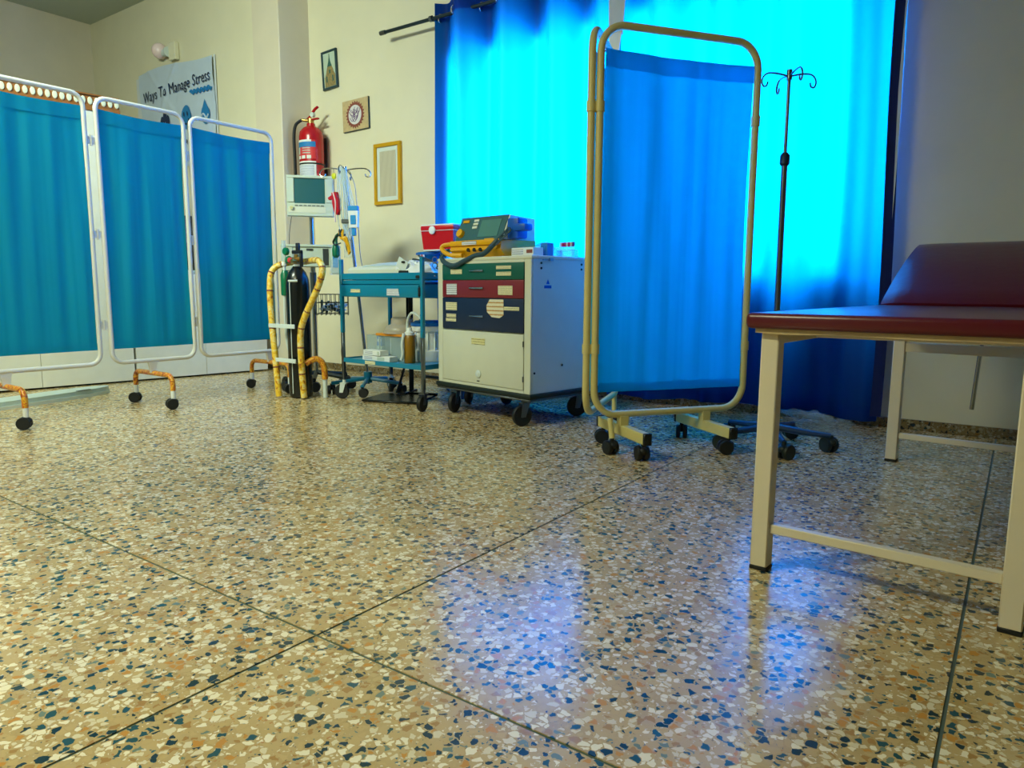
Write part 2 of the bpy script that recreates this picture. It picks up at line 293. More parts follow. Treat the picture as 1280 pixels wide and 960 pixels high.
# ================================================================== THE SETTING
X0, X1, YB, YW, ZC = -8.77, 2.6, -4.2, 4.36, 3.66       # room extents
YP, XP = 4.04, -5.375                                   # pillar front, pillar flank
fl = struct(part('floor', 'joint', None, lambda b: b.box(X0-.2, X1+.2, YB-.2, YW+.2, -.08, -.0022), smooth=False))
xs = [X0, -5.736, -3.462, -1.188, -.053, 1.084, X1]; ys = [YB, -2.475, .935, YW]
for i in range(len(xs)-1):
    for j in range(len(ys)-1):
        part('terrazzo_panel', 'floor', fl, lambda b: b.box(xs[i]+.0035, xs[i+1]-.0035, ys[j]+.0035, ys[j+1]-.0035, -.006, 0), smooth=False)
struct(part('ceiling', 'ceil', None, lambda b: b.box(X0-.2, X1+.2, YB-.2, YW+.36, ZC, ZC+.1), smooth=False))
struct(part('wall_left', 'wall2', None, lambda b: b.box(X0-.15, X0, YB, YW+.36, 0, ZC), smooth=False))
struct(part('wall_right', 'wall3', None, lambda b: b.box(X1, X1+.15, YB, YW+.36, 0, ZC), smooth=False))
struct(part('wall_front', 'wall3', None, lambda b: b.box(X0, X1, YB-.15, YB, 0, ZC), smooth=False))
struct(part('wall_alcove', 'wall', None, lambda b: b.box(X0, -5.75, 4.07, 4.22, 0, ZC), smooth=False))
struct(part('pillar', 'wall2', None, lambda b: b.box(-5.75, XP, YP, YW+.05, 0, ZC, .006), smooth=False))
WX0, WX1, WZ0, WZ1 = -3.68, -.72, .86, 2.46             # window opening
def wall_back(b):
    b.box(XP, WX0, YW, YW+.36, 0, ZC); b.box(WX1, X1, YW, YW+.36, 0, ZC); b.box(WX0, WX1, YW, YW+.36, 0, WZ0); b.box(WX0, WX1, YW, YW+.36, WZ1, ZC)
struct(part('wall_back', 'wall', None, wall_back, smooth=False))
def skirt(name, *a): struct(part(name, 'skirt', None, lambda b: b.box(*a, .003), smooth=False))
skirt('baseboard_back', XP, X1, YW-.016, YW, 0, .056)
skirt('baseboard_right', X1-.016, X1, YB, YW-.016, 0, .056)
skirt('baseboard_left', X0, X0+.016, YB, 4.07, 0, .056)
skirt('baseboard_pillar', -5.75, XP+.016, YP-.016, YP, 0, .056)
skirt('baseboard_flank', XP, XP+.016, YP, YW-.016, 0, .056)
win = struct(part('window_1', 'win', None, lambda b: [b.box(WX0, WX1, YW+.24, YW+.29, WZ0, WZ0+.05), b.box(WX0, WX1, YW+.24, YW+.29, WZ1-.05, WZ1), b.box(WX0, WX0+.05, YW+.24, YW+.29, WZ0, WZ1), b.box(WX1-.05, WX1, YW+.24, YW+.29, WZ0, WZ1)]))
for k in range(1, 3):
    xm = WX0+(WX1-WX0)*k/3; part('mullion', 'win', win, lambda b: b.box(xm-.03, xm+.03, YW+.24, YW+.29, WZ0+.05, WZ1-.05))
for k in range(3):
    a_, b_ = WX0+(WX1-WX0)*k/3+.03, WX0+(WX1-WX0)*(k+1)/3-.03
    part('pane', 'glass', win, lambda b: b.box(a_, b_, YW+.262, YW+.266, WZ0+.05, WZ1-.05), smooth=False)

# ------------------------------------------------------------------ curtains and rod
RY = 4.235; RZ = 2.762
rod = thing('curtain_rod', 'dark metal curtain rod on a wall bracket above the window', 'curtain rod', (-3.8, RY, RZ))
part('rod', 'iron', rod, lambda b: b.tube([(-.50, 0, 0), (3.55, 0, -.01)], .013, 10))
part('rod_end', 'dchrome', rod, lambda b: b.cyl((-.545, 0, 0), (-.49, 0, 0), .017))
def bracket(b, x):
    b.cyl((x, 0, 0), (x, YW-RY, -.005), .010); b.cyl((x, YW-RY-.012, -.015), (x, YW-RY, -.015), .042); b.cyl((x-.012, 0, 0), (x+.012, 0, 0), .022)
    b.prism([(x-.03, -.03), (x+.03, -.03), (x, -.11)], YW-RY-.008, YW-RY)
for bx in (0, 3.35): part('bracket', 'dchrome', rod, lambda b: bracket(b, bx))
def curtain(name, label, xa, xb, ztop, zbot, nf, seed, amp=.066):
    root = thing(name, label, 'curtain', ((xa+xb)/2, RY, zbot), group='blue window curtains')
    cx = (xa+xb)/2
    def fn(u, v):
        z = zbot+(ztop-zbot)*v
        uu = u+.012*math.sin(5*u+seed)+.010*(1-v)*math.sin(11*u+2*seed)
        ph = 2*PI*nf*uu
        s_ = math.sin(ph); s_ = math.copysign(abs(s_)**1.0, s_)
        y = amp*s_*(.75+.25*v)+.012*math.sin(3.1*ph+seed+2*v)*(1-.6*v)+.02*noise.noise(Vector((u*5, v*2, seed)))
        wid = 1+.015*(1-v)
        x = (xa-cx)*wid+(xb-xa)*wid*u+.012*math.sin(v*6+seed)*(1-v)
        return (x, min(y, .105), z-zbot+.012*math.sin(7*u+seed)*(1-v)**6)
    part('fabric', 'curtain', root, lambda b: b.sheet(fn, 220, 40))
    part('hem', 'curtain', root, lambda b: b.sheet(lambda u, v: (lambda p: (p[0], p[1]+.004, p[2]))(fn(u, v*.028)), 160, 2))
    part('heading', 'curtain', root, lambda b: b.sheet(lambda u, v: (lambda p: (p[0], p[1]+.004, p[2]))(fn(u, .955+v*.045)), 160, 2))
    for k in range(int(2*nf)):
        u = (k+.5)/(2*nf) if False else k/(2*nf)+.02; p = fn(u, (RZ-zbot)/(ztop-zbot))
        part('eyelet', 'nickel', root, lambda b: b.tube([(p[0]+.004+.006*math.sin(t*.4), p[1]-.0+.028*math.cos(2*PI*t/16), RZ-zbot+.028*math.sin(2*PI*t/16)) for t in range(16)], .006, 6, True))
    return root
curtain('window_curtain', 'glowing blue eyelet curtain hanging behind the white drawer cart', -3.775, -2.20, 2.87, .06, 4.0, 1.3)
rc = curtain('window_curtain', 'glowing blue curtain hanging behind the tall drip stand, beside the grey wall', -2.215, -.60, 2.87, .055, 4.0, 4.1)
rc2 = part('lining', 'lining', rc, lambda b: b.sheet(lambda u, v: (.812+.024*u*(.3+.7*abs(math.sin(v*4+.6)))-.02*(1-v), -.012, .75+2.05*v), 1, 24), label='white lining edge')
part('side_hem', 'hemnavy', rc, lambda b: b.sheet(lambda u, v: (.762+.050*u+.008*math.sin(v*7)+.022*(1-v), -.035+.03*u, .02+2.78*v), 2, 30), label='dark turned-back edge')
tb = thing('fabric_tab', 'white fabric strap dangling in the gap between the two blue curtains', 'fabric strap', (-2.195, RY-.085, 2.09))
part('strap', 'lining', tb, lambda b: b.prism([(-.06, .78), (.085, .78), (.05, .22), (-.045, .22)], -.003, .003))
part('strap_end', 'wplast', tb, lambda b: b.prism([(-.045, .235), (.045, .235), (.028, .10), (-.030, .10)], -.008, -.003))

# ------------------------------------------------------------------ white leaf screens on the teal side
def cloth_panel(b, x0, x1, z0, z1, seed, amp=.010, nu=90, sag=.01):
    def fn(u, v):
        y = amp*(1.5*noise.noise(Vector((u*6+seed, v*.9, seed)))+.45*noise.noise(Vector((u*11+seed*2, v*1.2, seed)))+.08*noise.noise(Vector((u*34+seed, v*1.5, seed)))*(1-.6*v))*(.35+.65*(1-abs(2*v-1)**3))
        return (x0+(x1-x0)*u, y, z0+(z1-z0)*v-sag*math.sin(PI*u)*(v if v > .5 else 0))
    b.sheet(fn, nu, 24)
    for zz in (z0, z1-.0):
        b.sheet(lambda u, v: (lambda p: (p[0], p[1]-.003, p[2]+(.04*v if zz == z0 else -.075*v)))(fn(u, 0 if zz == z0 else 1)), nu, 1)
fs = thing('folding_screen', 'long three-leaf ward screen with white tube frames and teal-blue cloth', 'folding screen', (-4.43, 1.40, 0), 90)
leaves = [(.0, .583, .09), (.650, 1.178, .89), (1.222, 1.832, 1.750)]
for i, (a, b2, fx) in enumerate(leaves):
    fr = part('frame', 'white', fs, lambda b: b.tube(rrect(a, b2, .290, 1.828, .065), .0135, 10, True))
    for zz in (1.755, .392): part('curtain_rail', 'dchrome', fr, lambda b: b.tube([(a, .014, zz), (b2, .014, zz)], .003, 6))
    part('cloth', 'screen_l', fs, lambda b: cloth_panel(b, a+.015, b2-.015, .374, 1.764, 3.1*i+1, .014))
    part('stem', 'white', fs, lambda b: b.prism([(fx-.030, .285), (fx+.030, .285), (fx+.014, .205), (fx-.014, .205)], -.009, .009))
    ft = part('foot', 'otape', fs, lambda b: b.tube([(fx, -.225, .115)]+[(fx, -.225+.05-.05*math.cos(t*PI/8), .158+.05*math.sin(t*PI/8)) for t in range(5)]+[(fx, .225-.05+.05*math.sin(t*PI/8), .158+.05*math.cos(t*PI/8)) for t in range(5)]+[(fx, .225, .115)], .0155, 10))
    for sy in (-.225, .225):
        part('leg_tip', 'wplast', ft, lambda b: b.cyl((fx, sy, .065), (fx, sy, .117), .014))
        caster(fs, fx, sy, .034, 35+60*random.random())
for hx in (.6165, 1.200):
    for hz in (.52, 1.05, 1.58):
        part('hinge', 'white', fs, lambda b: [b.cyl((hx, 0, hz-.03), (hx, 0, hz+.03), .007), b.box(hx-.033, hx+.033, -.003, .003, hz-.02, hz+.02)])

# ------------------------------------------------------------------ cream two-leaf screen
bs = thing('folding_screen', 'cream tube two-leaf screen with sheer blue cloth before the window', 'folding screen', (-1.463, 2.927, 0), 54.3)
def cream_frame(b, a, c, y=0): b.tube(rrect(a, c, .178, 1.872, .115, y, 8), .0165, 12, True)
part('frame', 'cream', bs, lambda b: cream_frame(b, -.150, .650))
part('cloth', 'screen_b', bs, lambda b: cloth_panel(b, -.128, .628, .283, 1.772, 9.2, .026, 130))
for zz in (1.765, .296): part('curtain_rail', 'dchrome', bs, lambda b: b.tube([(-.15, .016, zz), (.65, .016, zz)], .003, 6))
for ux in (-.150, .650):
    for zz in (1.53, .482): part('collar', 'cream', bs, lambda b: b.cyl((ux, 0, zz-.022), (ux, 0, zz+.022), .0205))
for k, ux in enumerate((.0, .44)):
    part('stem', 'cream', bs, lambda b: b.box(ux-.02, ux+.02, -.02, .02, .120, .170))
    be = part('foot', 'cream', bs, lambda b: b.box(ux-.018, ux+.018, -.225, .225, .078, .128, .003))
    for sy in (-1, 1):
        part('end_cap', 'blk', be, lambda b: b.box(ux-.0195, ux+.0195, sy*.232-.008, sy*.232+.008, .076, .130, .003))
        caster(bs, ux, sy*.195, .034, 30+80*k+40*sy)
part('stem', 'cream', bs, lambda b: b.tube([(-.075, -.02, .165), (-.075, -.045, .075)], .013, 10))
caster(bs, -.075, -.045, .033, 10)
# second leaf, folded back behind the first
Q = Vector((-.185, .012, 0)); dr = math.radians(106.9-54.3); ld = Vector((math.cos(dr), math.sin(dr), 0))
def leaf2(p): return Q+ld*p[0]+Vector((-ld.y, ld.x, 0))*p[1]+Vector((0, 0, p[2]))
fr2 = part('frame', 'cream', bs, lambda b: b.tube([leaf2(p) for p in rrect(0, .80, .178, 1.872, .115, 0, 8)], .0165, 12, True))
def c2(b): cloth_panel(b, .022, .778, .283, 1.772, 5.5, .012, 110); b.v = [tuple(leaf2(p)) for p in b.v]
part('cloth', 'screen_b', bs, c2)
part('collar', 'cream', fr2, lambda b: [b.cyl((Q.x, Q.y, z-.022), (Q.x, Q.y, z+.022), .0205) for z in (1.53, .482)])
part('hinge', 'cream', bs, lambda b: [b.box(Q.x, -.150, -.006, .018, z-.018, z+.018) for z in (1.53, .482)])
q2 = leaf2((.72, 0, 0)); part('stem', 'cream', bs, lambda b: b.tube([(q2.x, q2.y, .17), (q2.x, q2.y, .07)], .013, 10)); caster(bs, q2.x, q2.y, .033, 50)

# ------------------------------------------------------------------ examination couch
bd = thing('examination_couch', 'maroon vinyl examination couch with raised head on cream steel legs', 'examination bed', (-.545, 1.875, 0), -3.7)
BW, LY = .605, 1.595
for (lx, ly) in ((0, 0), (BW-.045, 0), (0, LY), (BW-.045, LY)):
    lg = part('leg', 'bedframe', bd, lambda b: b.box(lx, lx+.045, ly, ly+.045, .010, .640, .003))
    part('rubber_foot', 'black', lg, lambda b: b.box(lx-.001, lx+.046, ly-.001, ly+.046, 0, .012, .002))
for ly in (0.010, LY+.010):
    part('lower_rail', 'bedframe', bd, lambda b: b.box(.045, BW-.045, ly, ly+.025, .106, .130, .002))
for lx in (0.01, BW-.035): part('side_rail', 'bedframe', bd, lambda b: b.box(lx, lx+.025, .045, LY, .610, .640, .002))
part('cross_rail', 'bedframe', bd, lambda b: b.box(.035, BW-.035, .35, .375, .612, .638, .002))
part('cross_rail', 'bedframe', bd, lambda b: b.box(.040, BW-.04, LY+.01, LY+.030, .488, .528, .002))
part('cross_rail', 'bedframe', bd, lambda b: b.box(.045, BW-.045, LY+.01, LY+.035, .612, .640, .002))
def apron(b):
    n = 40; L_ = []
    for i in range(n+1):
        x = -.01+.66*i/n; L_.append((x, .641-.0015*math.sin(i*.35)-.003*noise.noise(Vector((x*7, 0, 3)))))
    b.prism(L_+[(.65, .655), (-.01, .655)], -.018, 1.41)
part('base_board', 'ply', bd, apron, label='pale plywood edge under the vinyl')
def matt(b):
    def fn(u, v):
        x = -.032+.69*u; y = -.035+1.44*v; return (x, y, 0)
    b.box(-.032, .66, -.035, 1.41, .652, .692, .012, 3)
part('mattress', 'vinyl', bd, matt, ang=60)
def backrest(b):
    # profile along the raised leaf (s, thickness) swept across the width, softly crowned, a little slimmer at the head
    hy, hz, a = 1.40, .672, math.radians(24.3); L_ = .66; nu, nv = 20, 14
    for top in (1, 0):
        def fn(u, v):
            s_ = L_*v; e = min(1, 8*min(u, 1-u)+.15)*min(1, 9*min(v+.03, 1-v)+.1)
            t = (.022+.020*e**.6) if top else -.018
            if top: t += .018*math.sin(PI*v)
            inset = .018*v+.012*(1-e)
            x = -.030+inset+(.69-2*inset)*u
            return (x, hy+s_*math.cos(a)-t*math.sin(a), hz+s_*math.sin(a)+t*math.cos(a))
        b.sheet(fn, nu, nv)
    # close the rim
    n = (nu+1)*(nv+1); o = len(b.v)-2*n; rim = [i for i in range(nu+1)]+[(j+1)*(nu+1)-1 for j in range(1, nv+1)]+[nv*(nu+1)+i for i in range(nu-1, -1, -1)]+[j*(nu+1) for j in range(nv-1, 0, -1)]
    b.f += [(o+rim[i], o+rim[(i+1) % len(rim)], o+n+rim[(i+1) % len(rim)], o+n+rim[i]) for i in range(len(rim))]; b.m += [b.k]*len(rim)
part('backrest', 'vinyl', bd, backrest, ang=70)
part('backrest_rod', 'chrome', bd, lambda b: b.tube([(.315, LY+.045, .50), (.305, LY+.03, .262)], .008, 8))
part('rod_bracket', 'dchrome', bd, lambda b: b.box(.300, .330, LY+.028, LY+.056, .495, .522, .003))
part('backrest_strut', 'dchrome', bd, lambda b: b.tube([(.315, LY+.05, .50), (.33, 1.80, .835)], .0065, 8))

# ------------------------------------------------------------------ crash cart
CW, CD, CZ0, CZ1 = .79, .56, .185, .925
ct = thing('drawer_cart', 'white medical drawer cart with green, maroon and navy drawers on castors', 'medical cart', (-2.877, 3.244, 0), -10.5)
part('body', 'cart', ct, lambda b: b.box(0, CW, .012, CD, CZ0, CZ1-.012, .004))
part('top_panel', 'cart', ct, lambda b: b.box(-.004, CW+.004, 0, CD+.004, CZ1-.020, CZ1, .006, 2))
part('face_frame', 'cart', ct, lambda b: [b.box(0, .045, 0, .014, CZ0, CZ1-.02, .003), b.box(CW-.050, CW, 0, .014, CZ0, CZ1-.02, .003), b.box(.045, CW-.05, 0, .014, CZ1-.035, CZ1-.02), b.box(.045, CW-.05, 0, .014, CZ0, CZ0+.018)])
part('bumper', 'bumper', ct, lambda b: b.box(-.014, CW+.014, -.014, CD+.014, CZ0-.026, CZ0+.002, .01, 2))
part('chassis', 'dchrome', ct, lambda b: [b.box(-.008, CW+.008, -.008, CD+.008, CZ0-.038, CZ0-.026, .003), b.box(.06, .10, .05, CD-.05, .135, CZ0-.036), b.box(CW-.10, CW-.06, .05, CD-.05, .135, CZ0-.036)])
def fx(fr): return fr*CW
def paper(parent, m, f0, f1, z0, z1, name='label', y=-.0035, poly=None, lab=None):
    o = part(name, m, parent, (lambda b: b.prism(poly, y, y+.002)) if poly else (lambda b: b.box(fx(f0), fx(f1), y, y+.002, z0, z1)), smooth=False)
    if lab: o['label'] = lab
    return o
drs = [('green', .798, .890), ('red', .697, .796), ('navy', .512, .695)]
DR = []
for m_, z0, z1 in drs:
    d = part('drawer', m_, ct, lambda b: b.box(.048, CW-.053, -.004, .013, z0, z1, .004, 2), label={'green': 'shallow green drawer', 'red': 'maroon drawer', 'navy': 'deep navy drawer'}[m_]); DR.append(d)
    zc = (z0+z1)/2+(.004 if m_ != 'navy' else -.012)
    part('handle', 'chrome', d, lambda b: [b.box(fx(.385), fx(.535), -.016, -.010, zc-.004, zc+.006, .002), b.box(fx(.39), fx(.40), -.012, -.002, zc-.003, zc+.004), b.box(fx(.52), fx(.53), -.012, -.002, zc-.003, zc+.004)])
Y_ = -.0065
paper(DR[0], 'label', .165, .295, .832, .858, y=Y_); paper(DR[0], 'label', .665, .815, .855, .873, y=Y_); paper(DR[0], 'label', .665, .815, .820, .840, y=Y_)
paper(DR[1], 'wlabel', .115, .235, .712, .775, y=Y_); paper(DR[1], 'label', .685, .83, .715, .765, y=Y_)
paper(DR[2], 'label', .105, .235, .622, .668, y=Y_); paper(DR[2], 'label', .112, .225, .580, .600, y=Y_); paper(DR[2], 'label', .105, .225, .556, .574, y=Y_)
paper(DR[2], 'olabel', 0, 0, 0, 0, y=Y_, poly=[(fx(.60), .690), (fx(.74), .690), (fx(.742), .605), (fx(.70), .588), (fx(.62), .592), (fx(.57), .620), (fx(.565), .655)], lab='torn peeling label'); paper(DR[2], 'label', .745, .895, .632, .652, y=Y_)
dd = part('door', 'cart', ct, lambda b: b.box(.048, CW-.053, -.003, .013, CZ0+.020, .506, .004, 2))
paper(dd, 'ylabel', .40, .545, .432, .468, y=-.0055)
part('lock', 'crystal', dd, lambda b: b.lathe([(.022, 0), (.022, .004), (.016, .008), (.004, .009)], (fx(.475), -.004, .262), 18, Matrix.Rotation(PI/2, 3, 'X')))
part('keyhole', 'black', dd, lambda b: b.box(fx(.46), fx(.485), -.006, -.002, .219, .224))
part('hinge', 'dchrome', dd, lambda b: [b.cyl((CW-.052, -.004, z), (CW-.052, -.004, z+.03), .004) for z in (.25, .44)])
for sx, sz in ((.075, .885), (.075, .858), (.40, .885), (.40, .858), (.03, .30), (.25, .33)):
    part('screw', 'black', ct, lambda b: b.cyl((CW-.001, sx, sz), (CW+.003, sx, sz), .0065, n=8))
part('sticker', 'bluep', ct, lambda b: [b.box(CW, CW+.0015, .10, .155, .752, .768), b.prismx([(.115, .775), (.14, .775), (.1275, .80)], CW, CW+.0015)])
part('side_catch', 'steel', ct, lambda b: [b.box(CW, CW+.006, .085, .13, .900, .905), b.box(CW, CW+.01, .13, .16, .897, .912)])
for (x, y, a) in ((.10, .055, 200), (CW-.085, .05, 165), (.10, CD-.06, 190), (CW-.085, CD-.05, 150)): wheel_caster(ct, x, y, .060, a, 'dchrome')

# things on the cart (cart-local helper)
def on_cart(x, y, z=CZ1): 
    v = Matrix.Rotation(math.radians(-10.5), 3, 'Z') @ Vector((x, y, 0)); return (-2.877+v.x, 3.244+v.y, z)
df = thing('defibrillator', 'yellow-based defibrillator with teal console on top of the drawer cart', 'defibrillator', on_cart(.075, .055), -8)
part('base', 'yellow', df, lambda b: b.prismx([(-.02, .045), (.02, .004), (.27, .004), (.27, .10), (.02, .095), (-.01, .085)], 0, .42))
part('handle_bar', 'yellow', df, lambda b: [b.tube(smooth_path([(.005, .0, .085), (-.05, -.03, .075), (-.045, -.04, .05), (.03, -.045, .018), (.12, -.03, .016)]), .014, 8), b.box(.0, .42, -.028, .0, .068, .10, .008, 2)])
part('foot', 'black', df, lambda b: [b.box(x, x+.04, y, y+.03, 0, .006) for x in (.02, .36) for y in (.03, .23)])
part('housing', 'offwhite', df, lambda b: b.prismx([(.005, .10), (.27, .10), (.27, .225), (.065, .235)], .03, .415))
part('console', 'teal', df, lambda b: b.prismx([(.0, .097), (.010, .097), (.070, .236), (.060, .238)], .022, .405))
A = math.atan2(.139, .06); 
def onc(x, s, d=0): return (x, .0+s*math.cos(A)-d*math.sin(A), .097+s*math.sin(A)+d*math.cos(A))
def cplate(b, x0, x1, s0, s1, d=.003):
    vs = [onc(x0, s0, d), onc(x1, s0, d), onc(x1, s1, d), onc(x0, s1, d), onc(x0, s0, -.001), onc(x1, s0, -.001), onc(x1, s1, -.001), onc(x0, s1, -.001)]
    b.add(vs, [(0, 1, 2, 3), (7, 6, 5, 4), (0, 4, 5, 1), (1, 5, 6, 2), (2, 6, 7, 3), (3, 7, 4, 0)])
part('display', 'screen', df, lambda b: cplate(b, .205, .365, .022, .128))
part('bezel_strip', 'yellow', df, lambda b: cplate(b, .27, .345, .002, .010))
part('knob', 'yellow', df, lambda b: b.cyl(onc(.058, .048), onc(.058, .048, .022), .026, .024))
part('button', 'yellow', df, lambda b: cplate(b, .048, .098, .118, .134, .006))
for k in range(3): part('button', 'offwhite', df, lambda b: cplate(b, .140, .180, .122-.022*k, .136-.022*k, .005))
part('name_strip', 'wlabel', df, lambda b: b.box(.115, .235, -.031, -.027, .074, .094))
for k in range(3): part('port', 'black', df, lambda b: b.cyl((.16+.05*k, -.026, .045), (.16+.05*k, .01, .045), .011, n=10))
pad = part('paddle', 'bluep', df, lambda b: [b.box(.415, .50, .035, .12, .100, .215, .012, 2), b.box(.47, .565, .02, .09, .140, .180, .012, 2)])
cab = part('cable', 'graycable', df, lambda b: b.tube(smooth_path([(-.055, .02, .05), (-.035, -.05, .0), (.02, -.07, -.03), (.10, -.078, -.045), (.18, -.072, -.020), (.26, -.062, .008), (.33, -.06, .018), (.385, -.05, .06), (.41, -.035, .09)], 8), .0145, 10))
part('coil', 'graycable', df, lambda b: b.tube([(lambda q: (q.x, q.y, q.z))(Vector((.395, -.045, .068)).lerp(Vector((.455, .015, .150)), t/72)+Vector((.016*math.cos(t*.78), .016*math.sin(t*.78)*.5, .016*math.sin(t*.78)))) for t in range(73)], .0042, 6))
part('coil', 'graycable', df, lambda b: b.tube([(lambda q: (q.x, q.y, q.z))(Vector((-.045, -.02, .07)).lerp(Vector((-.10, -.02, -.05)), t/60)+Vector((.02*math.cos(t*.6), .012*math.sin(t*.6), .010*math.sin(t*.6)))) for t in range(61)], .0045, 6))

def medbox(label, x, y, sx, sy, sz, rz, main, stripe, cat='box', z=CZ1):
    t = thing('medicine_box', label, cat, on_cart(x, y, z), -10.5+rz)
    part('carton', main, t, lambda b: b.box(0, sx, 0, sy, 0, sz, .002))
    part('print_band', stripe, t, lambda b: b.box(.006, sx*.55, -.001, .001, sz*.25, sz*.8), smooth=False)
    part('end_print', 'maroonp' if stripe != 'lblue' else 'lblue', t, lambda b: b.box(sx*.70, sx-.006, -.001, .001, sz*.35, sz*.75), smooth=False)
medbox('white medicine carton with red print beside the blue paddle of the defibrillator', .535, .10, .17, .08, .048, 0, 'wplast', 'wlabel')
medbox('grey flat carton lying behind the white medicine carton on the cart', .50, .20, .15, .12, .055, 4, 'card', 'wlabel')
medbox('small blue carton near the blood tubes on the cart top', .66, .20, .055, .05, .075, 0, 'bluetip', 'lblue')
pb = thing('plastic_bag', 'crumpled clear plastic bag behind the cartons on the cart top', 'plastic bag', on_cart(.47, .43))
def crumple(b, rx, ry, rz_, seed, n=28):
    vs = []; k = 14
    for i in range(k+1):
        a = (PI/2)*i/k
        for j in range(n):
            t = 2*PI*j/n; d = 1+.38*noise.noise(Vector((math.cos(t)*2.2+seed, math.sin(t)*2.2, a*2.6)))+.12*noise.noise(Vector((math.cos(t)*7+seed, math.sin(t)*7, a*8)))
            vs.append((rx*math.cos(a)*math.cos(t)*d, ry*math.cos(a)*math.sin(t)*d, max(.0, rz_*math.sin(a)*d)))
    fs_ = [(i*n+j, i*n+(j+1) % n, (i+1)*n+(j+1) % n, (i+1)*n+j) for i in range(k) for j in range(n)]; fs_.append(tuple(reversed(range(n))))
    b.add(vs, fs_)
part('film', 'bag', pb, lambda b: crumple(b, .13, .08, .085, 4.0), ang=20)
rk = thing('tube_rack', 'small clear rack holding blood tubes on the window end of the cart', 'test tube rack', on_cart(.70, .29), -10.5)
part('rack_body', 'cbox', rk, lambda b: [b.box(0, .115, 0, .05, .0, .004), b.box(0, .115, 0, .05, .034, .038), b.box(0, .004, 0, .05, 0, .038), b.box(.111, .115, 0, .05, 0, .038)])
caps = ['crystal', 'magenta', 'magenta', 'silver', 'magenta', 'crystal', 'purple']
for k, cp in enumerate(caps):
    x = .012+.0152*k; v = Matrix.Rotation(math.radians(-10.5), 3, 'Z') @ Vector((x, .025, 0)); bl = on_cart(.70, .29)
    tl = ['white-capped blood tube at the carton end of the clear rack', 'magenta-capped blood tube, second from the carton end of the clear rack', 'magenta-capped blood tube beside the grey-capped one, carton side', 'grey-capped blood tube in the middle of the clear rack', 'magenta-capped blood tube beside the grey-capped one, window side', 'white-capped blood tube beside the purple-capped one in the rack', 'purple-capped blood tube at the window end of the clear rack'][k]
    tt = thing('blood_tube', tl, 'test tube', (bl[0]+v.x, bl[1]+v.y, bl[2]+.005), 0, 'blood tubes in the rack')
    part('tube_glass', 'cbox', tt, lambda b: b.lathe([(.001, 0), (.005, .003), (.006, .008), (.006, .055)], (0, 0, 0), 10))
    part('cap', cp, tt, lambda b: b.cyl((0, 0, .052), (0, 0, .075), .0072, n=10))

# ------------------------------------------------------------------ blue instrument trolley
TW, TD = .77, .42
tr = thing('instrument_trolley', 'blue steel instrument trolley with a drawer, between cylinder and drawer cart', 'trolley', (-3.705, 3.215, 0), -3.3)
for (x, y) in ((0, 0), (TW, 0), (0, TD), (TW, TD)):
    p_ = part('post', 'blue', tr, lambda b: b.box(x-.012, x+.012, y-.012, y+.012, .45, .935 if y == 0 else .90, .003))
    part('lower_post', 'dchrome', p_, lambda b: b.box(x-.011, x+.011, y-.011, y+.011, .13, .452, .003))
part('top_tray', 'blue', tr, lambda b: [b.box(0, TW, 0, TD, .800, .806), b.box(0, TW, -.008, 0, .802, .842, .002), b.box(0, TW, TD, TD+.008, .800, .842, .002), b.box(0, .008, 0, TD, .800, .842), b.box(TW-.008, TW, 0, TD, .800, .842)])
part('drawer_case', 'blue', tr, lambda b: [b.box(.01, TW-.01, -.002, .004, .772, .798, .002), b.box(.012, TW-.012, .004, TD, .690, .772)])
dw = part('drawer', 'blue', tr, lambda b: b.box(.004, TW-.018, -.016, .002, .692, .766, .004, 2))
part('label', 'label', dw, lambda b: b.box(.115, .21, -.0185, -.015, .718, .740), smooth=False)
part('label', 'wlabel', dw, lambda b: b.prism([(.47, .744), (.575, .744), (.585, .700), (.47, .703)], -.0185, -.015), smooth=False)
part('latch', 'black', tr, lambda b: [b.box(TW-.022, TW-.004, -.02, .006, .70, .755, .004), b.box(TW-.05, TW-.014, -.012, .0, .806, .826, .004)])
part('shelf', 'blue', tr, lambda b: [b.box(0, TW, 0, TD, .268, .274), b.box(0, TW, -.008, 0, .252, .282, .002), b.box(0, TW, TD, TD+.008, .252, .282), b.box(0, .008, 0, TD, .252, .282), b.box(TW-.008, TW, 0, TD, .252, .282)])
part('shelf_label', 'label', tr, lambda b: b.box(.235, .335, -.0105, -.008, .255, .278), smooth=False)
for (x, y, a) in ((0, 0, 120), (TW, 0, 195), (0, TD, 60), (TW, TD, 200)): wheel_caster(tr, x, y, .050, a, 'crystal' if x == 0 else 'dchrome')
def on_tr(x, y, z): 
    v = Matrix.Rotation(math.radians(-3.3), 3, 'Z') @ Vector((x, y, 0)); return (-3.705+v.x, 3.215+v.y, z)
bw = thing('baby_scale', 'low white tray scale with grey pan on the blue trolley top', 'scale', on_tr(.03, .03, .806), -3.3)
part('casing', 'offwhite', bw, lambda b: b.prismx([(0, 0), (.33, 0), (.33, .105), (.28, .115), (.02, .075), (0, .06)], 0, .52))
part('pan', 'card', bw, lambda b: b.add([(.09, .05, .081), (.43, .05, .081), (.40, .25, .112), (.14, .25, .112), (.09, .05, .086), (.43, .05, .086), (.40, .25, .117), (.14, .25, .117)], [(0, 1, 2, 3), (4, 5, 6, 7), (0, 1, 5, 4), (1, 2, 6, 5), (2, 3, 7, 6), (3, 0, 4, 7)]))
gl = thing('gauze_bundle', 'crumpled white gauze heaped in the steel dish on the trolley', 'gauze', on_tr(.60, .12, .822))
part('gauze', 'wplast', gl, lambda b: crumple(b, .15, .10, .095, 8.0), ang=60)
